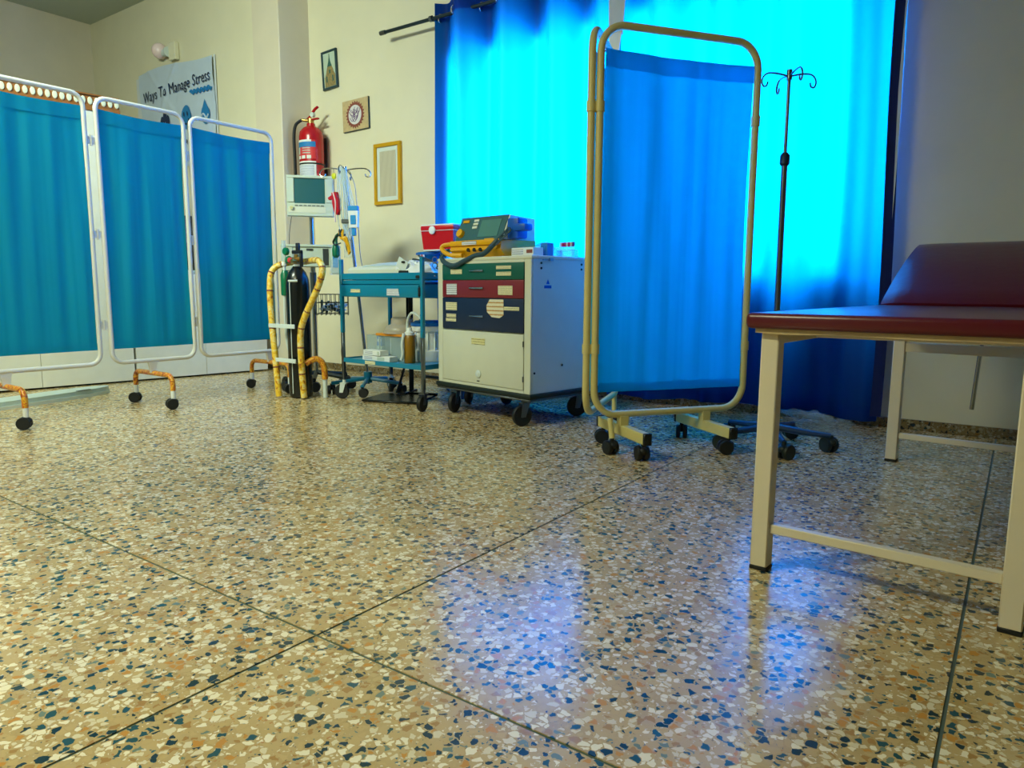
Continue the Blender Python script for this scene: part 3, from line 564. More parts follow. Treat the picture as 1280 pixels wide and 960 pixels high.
part('wrapper', 'crystal', gl, lambda b: [b.box(-.115, -.03, -.09, -.086, .01, .075, .001, 1, Matrix.Rotation(.5, 4, 'Y')), b.box(-.09, .0, -.075, -.071, .06, .085, .001, 1, Matrix.Rotation(.25, 4, 'Y'))])
part('dark_tape', 'black', gl, lambda b: [b.box(-.05, .03, -.115, -.108, .018, .034, .002), b.box(-.04, -.015, -.10, -.09, .080, .092, .002)])
kd = thing('kidney_dish', 'stainless dish with white gauze in it on the blue trolley', 'steel dish', on_tr(.60, .12, .8065))
part('dish', 'steel', kd, lambda b: b.lathe([(.001, .001), (.13, .001), (.155, .036), (.160, .038), (.158, .040), (.150, .037), (.128, .005), (.001, .004)], (0, 0, 0), 28, Matrix.Diagonal((1, .62, 1))))
# lower shelf of the trolley
pbx = thing('plastic_box', 'clear plastic box with an orange lid on the trolley shelf', 'storage box', on_tr(.10, .12, .2745), -3.3)
part('box', 'cbox', pbx, lambda b: [b.box(0, .40, 0, .003, 0, .16), b.box(0, .40, .19, .193, 0, .16), b.box(0, .003, 0, .19, 0, .16), b.box(.397, .40, 0, .19, 0, .16), b.box(0, .4, 0, .19, 0, .003)])
part('lid', 'orange', pbx, lambda b: b.box(.10, .41, -.008, .20, .160, .176, .004, 2))
part('divider', 'wplast', pbx, lambda b: [b.box(.235, .238, .003, .19, .01, .15), b.box(.12, .123, .003, .19, .01, .15)])
for k, (x, z, lab, m_, st) in enumerate([(.03, .2745, 'white syringe carton on the trolley shelf, under another one', 'wplast', 'wlabel'), (.04, .310, 'white syringe carton on top of another, before the clear box', 'wplast', 'wlabel')]):
    t = thing('syringe_box', lab, 'box', on_tr(.13+x, .03, z), -3.3-3*k)
    part('carton', m_, t, lambda b: b.box(0, .27-.09*k, 0, .07, 0, .034, .002)); part('print_band', st, t, lambda b: b.box(.02, .10, -.001, .001, .008, .026), smooth=False)
    part('print_panel', 'card', t, lambda b: b.box(.15, .17+.05*(1-k), -.001, .001, .006, .028), smooth=False)
t = thing('carton', 'small bright blue carton inside the clear plastic box', 'box', on_tr(.185, .135, .363), -3.3)
part('box', 'bluep', t, lambda b: b.box(0, .05, 0, .03, 0, .065, .002)); part('print', 'wlabel', t, lambda b: b.box(.006, .044, -.001, .001, .03, .045), smooth=False)
part('stand_off', 'card', t, lambda b: b.box(.0, .05, .0, .03, -.085, 0))
jr = thing('nebulizer_bowl', 'cloudy beige plastic bowl upturned on the orange lid', 'plastic bowl', on_tr(.345, .22, .4515))
part('bowl', 'haze', jr, lambda b: b.lathe([(.115, 0), (.118, .02), (.105, .045), (.075, .06), (.072, .095), (.06, .105), (.001, .107)], (0, 0, 0), 26))
part('rim', 'haze', jr, lambda b: b.lathe([(.118, 0), (.128, 0), (.128, .012), (.118, .012)], (0, 0, 0), 26))
am = thing('suction_bottle', 'amber plastic bottle with a white tube on the trolley shelf', 'bottle', on_tr(.545, .10, .2745))
part('bottle', 'amber', am, lambda b: b.lathe([(.033, 0), (.037, .006), (.036, .07), (.036, .165), (.028, .18), (.001, .181)], (0, 0, 0), 20))
part('cap', 'wplast', am, lambda b: b.lathe([(.032, .178), (.032, .195), (.018, .205), (.014, .225), (.001, .226)], (0, 0, 0), 18))
part('tube', 'crystal', am, lambda b: b.tube(smooth_path([(-.02, 0, .20), (-.015, 0, .27), (.04, -.02, .32), (.10, -.02, .30), (.13, .0, .25)]), .008, 8))
part('side_tube', 'crystal', am, lambda b: b.tube(smooth_path([(-.015, -.036, .19), (-.02, -.047, .12), (-.015, -.047, .06), (-.03, -.047, .02)]), .010, 8))

# ------------------------------------------------------------------ blue stand behind, with bin, cooler and drum
st = thing('shelf_stand', 'dark blue stand with a deep top case, squeezed between trolley and drawer cart', 'stand', (-3.58, 3.67, 0), 0)
part('top_case', 'dblue', st, lambda b: b.box(0, .55, 0, .30, .680, .790, .006, 2))
for (x, y) in ((.165, .015), (.53, .015), (.165, .285), (.53, .285)): part('leg', 'dblue', st, lambda b: b.box(x-.010, x+.010, y-.010, y+.010, 0, .682, .002))
part('brace', 'dblue', st, lambda b: [b.box(.17, .53, .010, .02, .12, .14), b.box(.17, .53, .28, .29, .12, .14)])
bn = thing('lidded_bin', 'blue bin with a wide rim and red-cross sticker under the red cooler', 'bin', (-3.425, 3.80, .791))
part('body', 'bbin', bn, lambda b: b.lathe([(.048, 0), (.052, .004), (.058, .145), (.085, .165), (.10, .190), (.10, .208), (.001, .210)], (0, 0, 0), 28))
sk = part('sticker', 'paper', bn, lambda b: b.cyl((.005, -.107, .178), (.005, -.100, .178), .021, n=20))
part('cross', 'redknob', sk, lambda b: [b.box(-.001, .010, -.1085, -.106, .166, .190), b.box(-.007, .016, -.1085, -.106, .172, .182)])
part('rim', 'bluelid', bn, lambda b: b.lathe([(.100, .190), (.112, .190), (.112, .204), (.100, .204)], (0, 0, 0), 28))
dm = thing('water_drum', 'white ribbed drum with blue lid at the back of the trolley shelf', 'drum', (-3.165, 3.475, .2745))
part('drum', 'wplast', dm, lambda b: b.lathe([(.108, 0), (.114, .01), (.114, .070), (.100, .080)]+[(.100+.003*(k % 2), .085+.010*k) for k in range(11)]+[(.114, .198), (.114, .228), (.108, .235), (.001, .236)], (0, 0, 0), 28))
part('lid', 'bluelid', dm, lambda b: b.lathe([(.110, .230), (.119, .232), (.119, .250), (.10, .256), (.09, .264), (.001, .265)], (0, 0, 0), 28))
for k in range(14):
    a_ = 2*PI*k/14; part('rib', 'crystal', dm, lambda b: b.box(-.006+.103*math.cos(a_), .006+.103*math.cos(a_), .103*math.sin(a_)-.004, .103*math.sin(a_)+.004, .075, .195))
co = thing('cool_box', 'red cool box with white rim and round white button, beside the defibrillator', 'cool box', (-3.42, 3.685, 1.002), 3)
part('box', 'redp', co, lambda b: b.add([(.012, .012, .010), (.268, .012, .010), (.268, .20, .010), (.012, .20, .010), (0, 0, .145), (.28, 0, .145), (.28, .22, .145), (0, .22, .145)], [(0, 1, 2, 3), (4, 5, 6, 7), (0, 1, 5, 4), (1, 2, 6, 5), (2, 3, 7, 6), (3, 0, 4, 7)]))
part('base', 'wplast', co, lambda b: b.box(.008, .272, .008, .205, 0, .012, .004))
part('lid', 'redp', co, lambda b: b.box(-.003, .283, -.003, .223, .140, .172, .008, 2))
part('rim', 'wplast', co, lambda b: b.box(-.006, .286, -.006, .226, .135, .1395, .002))
part('rim', 'wplast', co, lambda b: b.box(.0, .280, .0, .220, .168, .180, .005, 2))
part('button', 'wplast', co, lambda b: b.lathe([(.027, 0), (.027, .008), (.018, .013), (.001, .014)], (.105, -.004, .140), 20, Matrix.Rotation(PI/2, 3, 'X')))
sc = thing('scissors', 'steel scissors lying across the rim of the trolley beside the blue bin', 'scissors', on_tr(.685, .10, .912), 10)
part('blade', 'dchrome', sc, lambda b: [b.prism([(-.09, .01), (.06, -.005), (.06, .003), (-.085, .022)], 0, .002), b.prism([(-.05, .035), (.06, -.004), (.06, .004), (-.045, .042)], .003, .005)])
part('finger_ring', 'steel', sc, lambda b: [b.tube([(.075+.017*math.cos(t*.393), .002, .01+.017*math.sin(t*.393)) for t in range(16)], .003, 6, True), b.tube([(.075+.017*math.cos(t*.393), .002, -.025+.017*math.sin(t*.393)) for t in range(16)], .003, 6, True)])

# ------------------------------------------------------------------ patient monitor on its stand
ms = thing('patient_monitor', 'pale green patient monitor on a chrome pole stand with basket', 'patient monitor', (-4.30, 3.46, 0), 47)
part('pole', 'chrome', ms, lambda b: b.cyl((0, 0, .10), (0, 0, 1.26), .0165))
def casing(b):
    b.prismx([(-.08, 0), (.06, .015), (.075, .06), (.07, .27), (.03, .295), (-.055, .295)], -.162, .162); b.v = [(x, y, z+1.255) for x, y, z in b.v]
part('casing', 'mon', ms, casing)
def tilt(y0, z): return y0+.025*(z-1.255)/.295
def mon_plate(b, x0, x1, z0, z1, d): b.add([(x0, -.080+tilt(0, z0)-d, z0), (x1, -.080+tilt(0, z0)-d, z0), (x1, -.080+tilt(0, z1)-d, z1), (x0, -.080+tilt(0, z1)-d, z1), (x0, -.07+tilt(0, z0), z0), (x1, -.07+tilt(0, z0), z0), (x1, -.07+tilt(0, z1), z1), (x0, -.07+tilt(0, z1), z1)], [(0, 1, 2, 3), (0, 4, 5, 1), (1, 5, 6, 2), (2, 6, 7, 3), (3, 7, 4, 0), (4, 5, 6, 7)])
part('screen', 'dkscreen', ms, lambda b: mon_plate(b, -.108, .105, 1.352, 1.528, .002))
part('bezel', 'mon', ms, lambda b: [mon_plate(b, -.160, .160, 1.532, 1.549, .012), mon_plate(b, -.160, -.112, 1.36, 1.532, .008), mon_plate(b, .110, .160, 1.36, 1.532, .008), mon_plate(b, -.16, .16, 1.262, 1.345, .012)])
part('button_row', 'dchrome', ms, lambda b: [mon_plate(b, -.105+.03*k, -.083+.03*k, 1.331, 1.338, .015) for k in range(7)])
part('knob', 'ylabel', ms, lambda b: b.cyl((-.128, -.088, 1.317), (-.128, -.102, 1.317), .013, n=12))
part('speaker_strip', 'offwhite', ms, lambda b: mon_plate(b, -.15, .11, 1.285, 1.325, .0135))
part('module_box', 'mon', ms, lambda b: [b.box(-.215, .20, -.10, .09, 1.040, 1.058, .004), b.box(-.215, -.13, -.095, .08, .87, 1.04, .004), b.box(-.13, .135, -.09, .08, .90, 1.04, .004), b.box(.135, .20, -.10, .08, .85, 1.04, .006)])
part('module_slot', 'dchrome', ms, lambda b: b.box(-.035, .012, -.093, -.088, 1.014, 1.030))
part('module_slot', 'dchrome', ms, lambda b: b.box(.08, .12, -.093, -.088, .91, 1.03))
part('module_panel', 'sblue', ms, lambda b: b.box(.150, .185, -.103, -.098, .895, 1.02))
part('pole_sleeve', 'dchrome', ms, lambda b: b.cyl((0, 0, .66), (0, 0, .86), .024))
def basket(b):
    x0, x1, y0, y1 = .03, .25, -.17, .03
    for z in (.56, .64, .70): b.tube([(x0, y0, z), (x1, y0, z), (x1, y1, z), (x0, y1, z)], .0028, 6, True)
    for k in range(8): x = x0+(x1-x0)*k/7; b.tube([(x, y0, .70), (x, y0, .55), (x, y1, .55), (x, y1, .70)], .0024, 6)
part('basket', 'black', ms, basket)
bk = part('cable_bundle', 'graycable', ms, lambda b: [b.tube(smooth_path([(.05+.02*k+.03*random.random(), -.13+.1*random.random(), .56+.09*random.random()) for _ in range(6)]), .006, 6) for k in range(8)])
part('cable_bundle', 'crystal', ms, lambda b: [b.tube(smooth_path([(.04+.2*random.random(), -.15+.14*random.random(), .58+.06*random.random()) for _ in range(6)]), .005, 6) for k in range(3)])
part('power_cable', 'black', ms, lambda b: b.tube(smooth_path([(.20, -.10, .88), (.205, -.12, .70), (.20, -.12, .52), (.215, -.12, .42), (.195, -.12, .28), (.21, -.12, .13), (.17, -.05, .06)]), .0035, 6))
part('power_cable', 'black', ms, lambda b: b.tube(smooth_path([(-.14, .0, 1.262), (-.155, -.02, 1.15), (-.16, -.02, 1.06)]), .0025, 6))
for a in (30, 150, 215, 270, 330):
    v = Vector((math.cos(math.radians(a)), math.sin(math.radians(a)), 0)); part('base_leg', 'bumper', ms, lambda b: b.tube([v*.01+Vector((0, 0, .115)), v*.25+Vector((0, 0, .085))], .016, 8)); caster(ms, v.x*.25, v.y*.25, .036, a)

# ------------------------------------------------------------------ oxygen cylinder on its taped hand truck
oc = thing('oxygen_cylinder', 'tall black oxygen cylinder with green flow bottle and red knob', 'gas cylinder', (-3.985, 3.075, .004))
part('cylinder', 'blk', oc, lambda b: b.lathe([(.06, 0), (.074, .006), (.078, .02), (.078, .76), (.074, .80), (.058, .845), (.034, .875), (.026, .885), (.001, .886)], (0, 0, 0), 32))
cv = Vector((.79, -.61, 0)).normalized()
part('glint_strip', 'crystal', oc, lambda b: b.tube([(.018*.8+.0, -.0765, .03), (.0145, -.0765, .785)], .0035, 6), label='thin white strip, modelled reflection')  # gloss reflection on the black cylinder, built as a white strip
part('glint_strip', 'crystal', oc, lambda b: b.tube([(.0788*math.sin(t*.1), -.0788*math.cos(t*.1), .788) for t in range(1, 10)], .0075, 6), label='white band at the shoulder, modelled reflection')  # upper end of the same reflection, also built as white geometry
part('valve', 'brass', oc, lambda b: [b.cyl((0, 0, .885), (0, 0, .965), .018), b.cyl((-.05, 0, .935), (.045, 0, .935), .013), b.cyl((.02, -.005, .92), (.02, -.06, .92), .012)])
part('valve_collar', 'crystal', oc, lambda b: b.cyl((0, 0, .885), (0, 0, .90), .027))
part('valve_guard', 'black', oc, lambda b: [b.box(-.04, .055, -.012, .012, .968, .992, .004), b.box(.040, .055, -.012, .012, .88, .985, .004), b.box(.0, .03, -.01, .01, .985, 1.04, .004)])
part('knob', 'redknob', oc, lambda b: b.lathe([(.018, 0), (.019, .012), (.012, .02), (.001, .021)], (-.018, -.035, .925), 14, Matrix.Rotation(PI/2, 3, 'X')))
part('gauge', 'oxgreen', oc, lambda b: b.lathe([(.026, 0), (.027, .015), (.022, .022), (.001, .023)], (-.075, -.02, .985), 18, Matrix.Rotation(PI/2, 3, 'X')))
part('regulator', 'oxgreen', oc, lambda b: [b.ball((-.07, -.01, .93), .026, 12), b.cyl((-.105, -.01, .915), (-.04, -.01, .93), .013)])
part('flow_tube', 'cleartube', oc, lambda b: b.cyl((-.11, -.02, .90), (-.11, -.02, 1.06), .013))
part('flow_cap', 'wplast', oc, lambda b: [b.cyl((-.11, -.02, .89), (-.11, -.02, .915), .017), b.cyl((-.11, -.02, .845), (-.11, -.02, .90), .009)])
part('humidifier_bottle', 'oxgreen', oc, lambda b: b.lathe([(.026, .69), (.030, .70), (.030, .83), (.022, .848), (.018, .86), (.001, .861)], (-.105, -.02, 0), 18))
part('tubing', 'crystal', oc, lambda b: b.tube(smooth_path([(-.105, -.03, .69), (-.102, -.035, .55), (-.10, -.03, .40), (-.095, -.02, .32), (-.10, .01, .28)]), .009, 8))
hk = thing('cylinder_truck', 'hand truck wrapped in yellow tape holding the black cylinder', 'hand truck', (-4.0, 3.06, 0))
def rel(*P): return [(x+4.0, y-3.06, z) for x, y, z in P]
tpath = smooth_path(rel((-4.083, 2.965, .01), (-4.115, 2.97, .28), (-4.15, 2.98, .50), (-4.185, 3.0, .75), (-4.185, 3.03, .87), (-4.12, 3.10, .915), (-4.0, 3.16, .925), (-3.86, 3.12, .93), (-3.735, 3.06, .915), (-3.69, 3.045, .86), (-3.735, 3.035, .74), (-3.855, 3.02, .55), (-3.895, 3.015, .43), (-3.90, 3.02, .2), (-3.905, 3.035, .01)), 8)
hf = part('frame', 'tape', hk, lambda b: b.tube(tpath, .0215, 10))
for k in (6, 15, 23, 30, 37, 62, 70, 76, 80, 86, 93, 99, 105):
    p_, q_ = tpath[k], tpath[k+1]; d_ = (q_-p_).normalized()*.005; part('tape_ring', 'maroonp', hf, lambda b: b.cyl(p_-d_, p_+d_, .0222, n=10))
for z, x in ((.492, -4.15), (.262, -4.12)): part('cross_bar', 'crystal', hk, lambda b: b.box(x+4.0-.012, -3.885+4.0, 2.962-3.06-.004, 2.962-3.06+.004, z-.014, z+.014, .002, 1, Matrix.Rotation(math.radians(3), 4, 'Y') @ Matrix.Rotation(math.radians(12), 4, 'Z') if False else None))
part('rear_leg', 'otape', hk, lambda b: b.tube(smooth_path(rel((-3.90, 3.05, .24), (-3.86, 3.11, .27), (-3.83, 3.145, .23), (-3.83, 3.155, .13))), .021, 10))
part('leg_tip', 'crystal', hk, lambda b: b.cyl((-3.83+4.0, 3.155-3.06, .001), (-3.83+4.0, 3.155-3.06, .14), .015))

# ------------------------------------------------------------------ drip stand with tubing behind the trolley
def hooks(b, z, r, dirs, th=.0045):
    for a in dirs:
        c_, s_ = math.cos(math.radians(a)), math.sin(math.radians(a))
        P = [(0, z-.01), (r*.35, z), (r*.7, z+.004), (r*.92, z+.0), (r*1.06, z-.016), (r*1.10, z-.036), (r*1.02, z-.054), (r*.90, z-.050), (r*.86, z-.034)]
        b.tube(smooth_path([(p[0]*c_, p[0]*s_, p[1]) for p in P], 4), th, 6)
d2 = thing('drip_stand', 'chrome drip stand hung with clear tubing, standing behind the blue trolley', 'drip stand', (-3.80, 3.52, 0))
pole2 = [(0, 0, .06), (-.06, .0, .55), (-.13, 0, 1.05), (-.19, 0, 1.60)]
part('pole', 'chrome', d2, lambda b: b.tube(smooth_path(pole2), .0115, 10))
def hk2(b): hooks(b, 1.585, .165, (35, 125, 215, 305)); b.v = [(x-.19, y, z) for x, y, z in b.v]
part('hook_head', 'chrome', d2, hk2)
for a in (20, 92, 164, 236, 308):
    v = Vector((math.cos(math.radians(a)), math.sin(math.radians(a)), 0)); part('base_leg', 'blue', d2, lambda b: b.tube([v*.02+Vector((0, 0, .10)), v*.26+Vector((0, 0, .075))], .014, 8)); caster(d2, v.x*.26, v.y*.26, .032, a)
part('hub', 'blue', d2, lambda b: b.cyl((0, 0, .07), (0, 0, .15), .03))
ctb = thing('tubing_coil', 'loops of clear drip tubing hanging around the drip stand pole', 'tubing', (-3.95, 3.50, .96))
for k in range(6):
    a = -.055+.022*k; part('tube', 'cleartube', ctb, lambda b: b.tube(smooth_path([(-.03+.4*a, -.03, .63), (a-.01, -.035, .45), (a+.02*math.sin(k*2), -.04, .25+.03*k), (a+.035, -.03, .12+.03*(k % 3)), (a+.05, -.02, .30), (.0+.3*a, -.03, .62)]), .0048, 6))
part('tube', 'dchrome', ctb, lambda b: b.tube(smooth_path([(.03, -.02, .60), (.10, -.02, .50), (.125, -.02, .25), (.13, -.01, .02), (.16, 0, -.14)]), .0028, 6))
part('bag_film', 'bag', ctb, lambda b: crumple(b, .05, .02, .42, 2.0))
rb = thing('pressure_cuff', 'red rubber bladder with straps hanging from the drip stand', 'rubber bladder', (-4.035, 3.455, 1.26))
part('bladder', 'redb', rb, lambda b: b.prism([(-.015, .155), (.025, .16), (.05, .11), (.06, .03), (.035, .0), (.01, .02), (-.01, .08)], -.014, .014))
part('valve', 'redb', rb, lambda b: b.prism([(-.06, .125), (-.02, .14), (-.015, .12), (-.05, .108)], -.01, .01)); part('strap', 'pink', rb, lambda b: b.tube(smooth_path([(.005, -.018, .16), (.03, -.018, .09), (.025, -.018, .0), (.02, -.016, -.05)]), .005, 6))
part('cord', 'dchrome', rb, lambda b: b.tube(smooth_path([(.005, 0, .15), (.0, 0, .22), (.005, .0, .29)]), .0025, 6))
tg = thing('yellow_tag', 'small round yellow tag hanging from a drip stand hook', 'tag', (-4.03, 3.455, 1.50)); part('disc', 'lime', tg, lambda b: b.lathe([(.021, 0), (.022, .006), (.012, .012), (.001, .013)], (0, 0, .03), 16, Matrix.Rotation(PI/2, 3, 'X'))); part('string', 'dchrome', tg, lambda b: b.cyl((0, -.004, .05), (0, -.004, .085), .002, n=6))
pu = thing('infusion_pump', 'small blue and white flow regulator clipped to the drip stand', 'flow regulator', (-3.845, 3.46, 1.165), 30)
part('case', 'wplast', pu, lambda b: b.prism([(-.036, .115), (.036, .115), (.03, .0), (-.028, .0)], -.018, .018)); part('top_band', 'sblue', pu, lambda b: b.box(-.036, .036, -.017, .017, .115, .150, .005)); part('window', 'sblue', pu, lambda b: b.box(-.018, .020, -.021, -.017, .022, .085, .003)); part('nozzle', 'sblue', pu, lambda b: b.box(-.012, .014, -.012, .012, -.055, .0, .004))
part('clip', 'dchrome', pu, lambda b: b.box(-.09, -.03, -.006, .02, .03, .06, .004))
ld_ = thing('lead_bundle', 'tangle of yellow and black monitor leads tied to the drip stand', 'cable bundle', (-3.90, 3.44, .98))
for k, m_ in enumerate(['yellow', 'yellow', 'black', 'black', 'yellow', 'graycable']):
    random.seed(20+k); part('lead', m_, ld_, lambda b: b.tube(smooth_path([(-.06+.05*random.random(), -.03*random.random(), .14+.04*random.random()), (-.03+.04*random.random(), -.04, .10+.05*random.random()), (.0+.04*random.random(), -.03, .08+.04*random.random()), (.02+.03*random.random(), -.02, .03+.03*random.random()), (.04+.02*random.random(), -.02, .0+.02*random.random())]), .009 if m_ == 'yellow' else .006, 6))
part('loop', 'black', ld_, lambda b: b.tube(smooth_path([(-.04, -.02, .16), (-.085, -.03, .12), (-.11, -.03, .09), (-.09, -.03, .07), (-.03, -.03, .08)]), .005, 6))
gm = thing('breathing_bulb', 'green rubber breathing bulb hanging from the drip stand leads', 'rubber bulb', (-4.005, 3.43, .96)); part('bulb', 'oxgreen', gm, lambda b: b.lathe([(.012, 0), (.026, .015), (.027, .06), (.016, .10), (.012, .12), (.001, .121)], (0, 0, 0), 16)); part('neck', 'oxgreen', gm, lambda b: b.tube(smooth_path([(0, 0, .115), (.01, 0, .15), (.04, 0, .165)]), .012, 8)); part('bag', 'bag', gm, lambda b: b.lathe([(.045, -.12), (.047, -.11), (.04, -.02), (.012, .0)], (0, 0, 0), 16))

# black floor stand in the shade behind the trolley
bk = thing('floor_stand', 'black pole stand with flat base behind and under the blue trolley', 'floor stand', (-3.42, 3.42, 0), 20)
part('pole', 'bumper', bk, lambda b: [b.cyl((0, .26, .02), (0, .26, .70), .017), b.cyl((-.03, .27, .2), (-.03, .27, .70), .008)])
part('base', 'blk', bk, lambda b: [b.box(-.16, .24, -.20, .12, .004, .018, .006), b.box(-.03, .03, .08, .30, .006, .03, .004), b.box(-.02, .24, .14, .17, .006, .028, .004)])
part('brace', 'black', bk, lambda b: b.tube([(0, .255, .34), (-.05, .12, .02)], .009, 8))
part('cable', 'black', bk, lambda b: b.tube(smooth_path([(.10, .24, .69), (.09, .24, .58), (.06, .24, .48), (.0, .25, .42)]), .006, 6))

# ------------------------------------------------------------------ drip stand by the window
iv = thing('drip_stand', 'tall slim chrome drip stand on blue base, standing before the glowing curtain', 'drip stand', (-.935, 3.45, 0))
part('outer_pole', 'dchrome', iv, lambda b: b.cyl((0, 0, .08), (-.005, 0, 1.34), .0135))
part('inner_pole', 'dchrome', iv, lambda b: b.cyl((-.005, 0, 1.33), (-.005, 0, 1.715), .0075))
part('height_collar', 'iron', iv, lambda b: b.lathe([(.015, 0), (.022, .008), (.022, .045), (.012, .058), (.001, .059)], (-.005, 0, 1.315), 16))
def hk1(b): hooks(b, 1.715, .115, (40, 130, 220, 310), .004); b.v = [(x-.005, y, z) for x, y, z in b.v]
part('hook_head', 'dchrome', iv, hk1); part('hook_hub', 'dchrome', iv, lambda b: b.cyl((-.005, 0, 1.69), (-.005, 0, 1.735), .012))
part('hub', 'ivblue', iv, lambda b: b.lathe([(.035, .075), (.04, .085), (.035, .11), (.018, .16), (.001, .161)], (0, 0, 0), 18))
for a in (-62, 10, 82, 154, 226):
    v = Vector((math.cos(math.radians(a)), math.sin(math.radians(a)), 0)); part('base_leg', 'ivblue', iv, lambda b: b.tube([v*.02+Vector((0, 0, .10)), v*.14+Vector((0, 0, .085)), v*.265+Vector((0, 0, .078))], [.018, .016, .012], 8)); caster(iv, v.x*.265, v.y*.265, .036, a+40, m='bumper')
cb = thing('plastic_bag', 'crumpled clear plastic sheet on the floor below the curtain hem', 'plastic bag', (-.93, 3.98, .002)); part('film', 'bag', cb, lambda b: crumple(b, .26, .11, .10, 1.5, 40), ang=15)

# ------------------------------------------------------------------ extinguisher, frames, poster, lamp
ex = thing('fire_extinguisher', 'red fire extinguisher hung on the wall above the patient monitor', 'fire extinguisher', (-5.205, 4.215, 1.66)); ex.scale = (1.30, 1.22, 1.14)
EH = Matrix.Rotation(math.radians(-25), 3, 'Z')
part('cylinder', 'extred', ex, lambda b: b.lathe([(.07, 0), (.082, .006), (.084, .02), (.084, .345), (.078, .385), (.055, .415), (.03, .43), (.028, .45), (.001, .451)], (0, 0, 0), 32))
def wrap(b, a0, a1, z0, z1, r=.0850):
    n = 14; vs_ = []
    for i in range(n+1):
        t = math.radians(a0+(a1-a0)*i/n); vs_ += [(r*math.cos(t), r*math.sin(t), z0), (r*math.cos(t), r*math.sin(t), z1)]
    b.add(vs_, [(2*i, 2*i+2, 2*i+3, 2*i+1) for i in range(n)])
lbn = part('label', 'redknob', ex, lambda b: wrap(b, 231, 338, .175, .315), label='printed instruction label')
part('label_band', 'lblue', lbn, lambda b: wrap(b, 231, 338, .262, .302, .0856)); part('label_band', 'paper', lbn, lambda b: wrap(b, 234, 318, .300, .316, .0858)); part('label_band', 'paper', lbn, lambda b: wrap(b, 231, 338, .0, .158, .0854)); part('print', 'wlabel', lbn, lambda b: wrap(b, 243, 328, .01, .13, .0860))
part('pictogram', 'paper', lbn, lambda b: [wrap(b, 240+28*k, 260+28*k, .176, .200, .0862) for k in range(3)]); part('pictogram', 'card', lbn, lambda b: [wrap(b, 272, 312, .215+.018*k, .221+.018*k, .0862) for k in range(3)]+[wrap(b, 238, 256, .21, .262, .0862)])
part('valve', 'brass', ex, lambda b: [b.cyl((0, 0, .445), (0, 0, .485), .022), b.cyl((0, 0, .470), (-.05, -.035, .478), .012)])
part('lever', 'extred', ex, lambda b: [b.box(-.03, .08, -.012, .012, .472, .484, .003), b.tube(smooth_path([(-.035, 0, .485), (.0, 0, .505), (.04, 0, .545), (.075, 0, .562)]), .010, 8)])
part('gauge', 'crystal', ex, lambda b: b.lathe([(.018, 0), (.018, .02), (.001, .021)], (.045, -.01, .505), 14, Matrix.Rotation(PI/2, 3, 'X')))
part('hose', 'black', ex, lambda b: b.tube(smooth_path([(-.05, -.035, .478), (-.078, -.066, .44), (-.085, -.080, .36), (-.084, -.080, .20), (-.082, -.080, .02)]), .011, 8)); part('nozzle', 'crystal', ex, lambda b: b.cyl((-.082, -.08, -.015), (-.082, -.08, .022), .013, n=10))
part('strap', 'black', ex, lambda b: b.lathe([(.0858, .135), (.0868, .136), (.0868, .146), (.0858, .147)], (0, 0, 0), 32)); part('wall_bracket', 'dchrome', ex, lambda b: [b.box(-.02, .02, .08, .115, .12, .16), b.box(-.03, .03, .108, .115, .0, .36)])

FY = YW-.001
def frame_thing(label, xl, xr, zb, zt, fm, fw_, dep, cat='framed picture', roll=0):
    t = thing('picture_frame', label, cat, ((xl+xr)/2, FY, (zb+zt)/2)); t.rotation_euler = (0, math.radians(roll), 0)
    w_, h_ = (xr-xl)/2, (zt-zb)/2
    if fw_:
        part('frame', fm, t, lambda b: [b.box(-w_, w_, -dep, 0, h_-fw_, h_, .003), b.box(-w_, w_, -dep, 0, -h_, -h_+fw_, .003), b.box(-w_, -w_+fw_, -dep, 0, -h_+fw_, h_-fw_, .003), b.box(w_-fw_, w_, -dep, 0, -h_+fw_, h_-fw_, .003)])
    return t, w_, h_
p1, w1, h1 = frame_thing('dark narrow frame with a tower picture, highest of the three on the wall', -5.19, -4.995, 2.475, 2.80, 'dframe', .018, .022, roll=-3)
part('picture', 'skyp', p1, lambda b: b.box(-w1+.018, w1-.018, -.012, -.002, -h1+.018, h1-.018), smooth=False)
part('tower_print', ['bldg', 'spire'], p1, lambda b: [b.use(0).prism([(-.068, -.14), (.068, -.14), (.068, -.05), (.05, -.02), (.045, .0), (.028, .03), (-.028, .03), (-.04, .0), (-.05, -.03), (-.068, -.06)], -.0135, -.011), b.use(1).prism([(-.03, .028), (.03, .028), (.012, .07), (.005, .10), (.002, .135), (-.002, .135), (-.005, .10), (-.012, .07)], -.0137, -.011), b.use(1).box(-.010, .010, -.0140, -.0125, -.03, .0), b.use(1).box(-.05, -.035, -.014, -.0125, -.10, -.05), b.use(1).box(.03, .045, -.014, -.0125, -.10, -.05)], smooth=False)
p2, w2, h2 = frame_thing('square parchment plaque with a brown medallion of calligraphy', -4.935, -4.615, 2.09, 2.345, None, 0, 0, 'plaque', -1.2)
part('plaque', 'parch', p2, lambda b: b.box(-w2, w2, -.018, 0, -h2, h2, .002)); part('edge', 'dframe', p2, lambda b: [b.box(w2, w2+.003, -.018, 0, -h2, h2), b.box(-w2, w2, -.018, 0, -h2-.003, -h2)])
def medal(b):
    n = 72; P = [( (.105+.010*(k % 3 == 0)-.008*(k % 3 == 1))*math.cos(2*PI*k/n), (.105+.010*(k % 3 == 0)-.008*(k % 3 == 1))*math.sin(2*PI*k/n)) for k in range(n)]; b.prism(P, -.0205, -.0175)
part('medallion', 'maroonp', p2, medal, smooth=False); part('medallion_disc', 'silver', p2, lambda b: b.cyl((0, -.0220, 0), (0, -.0190, 0), .080, n=32))
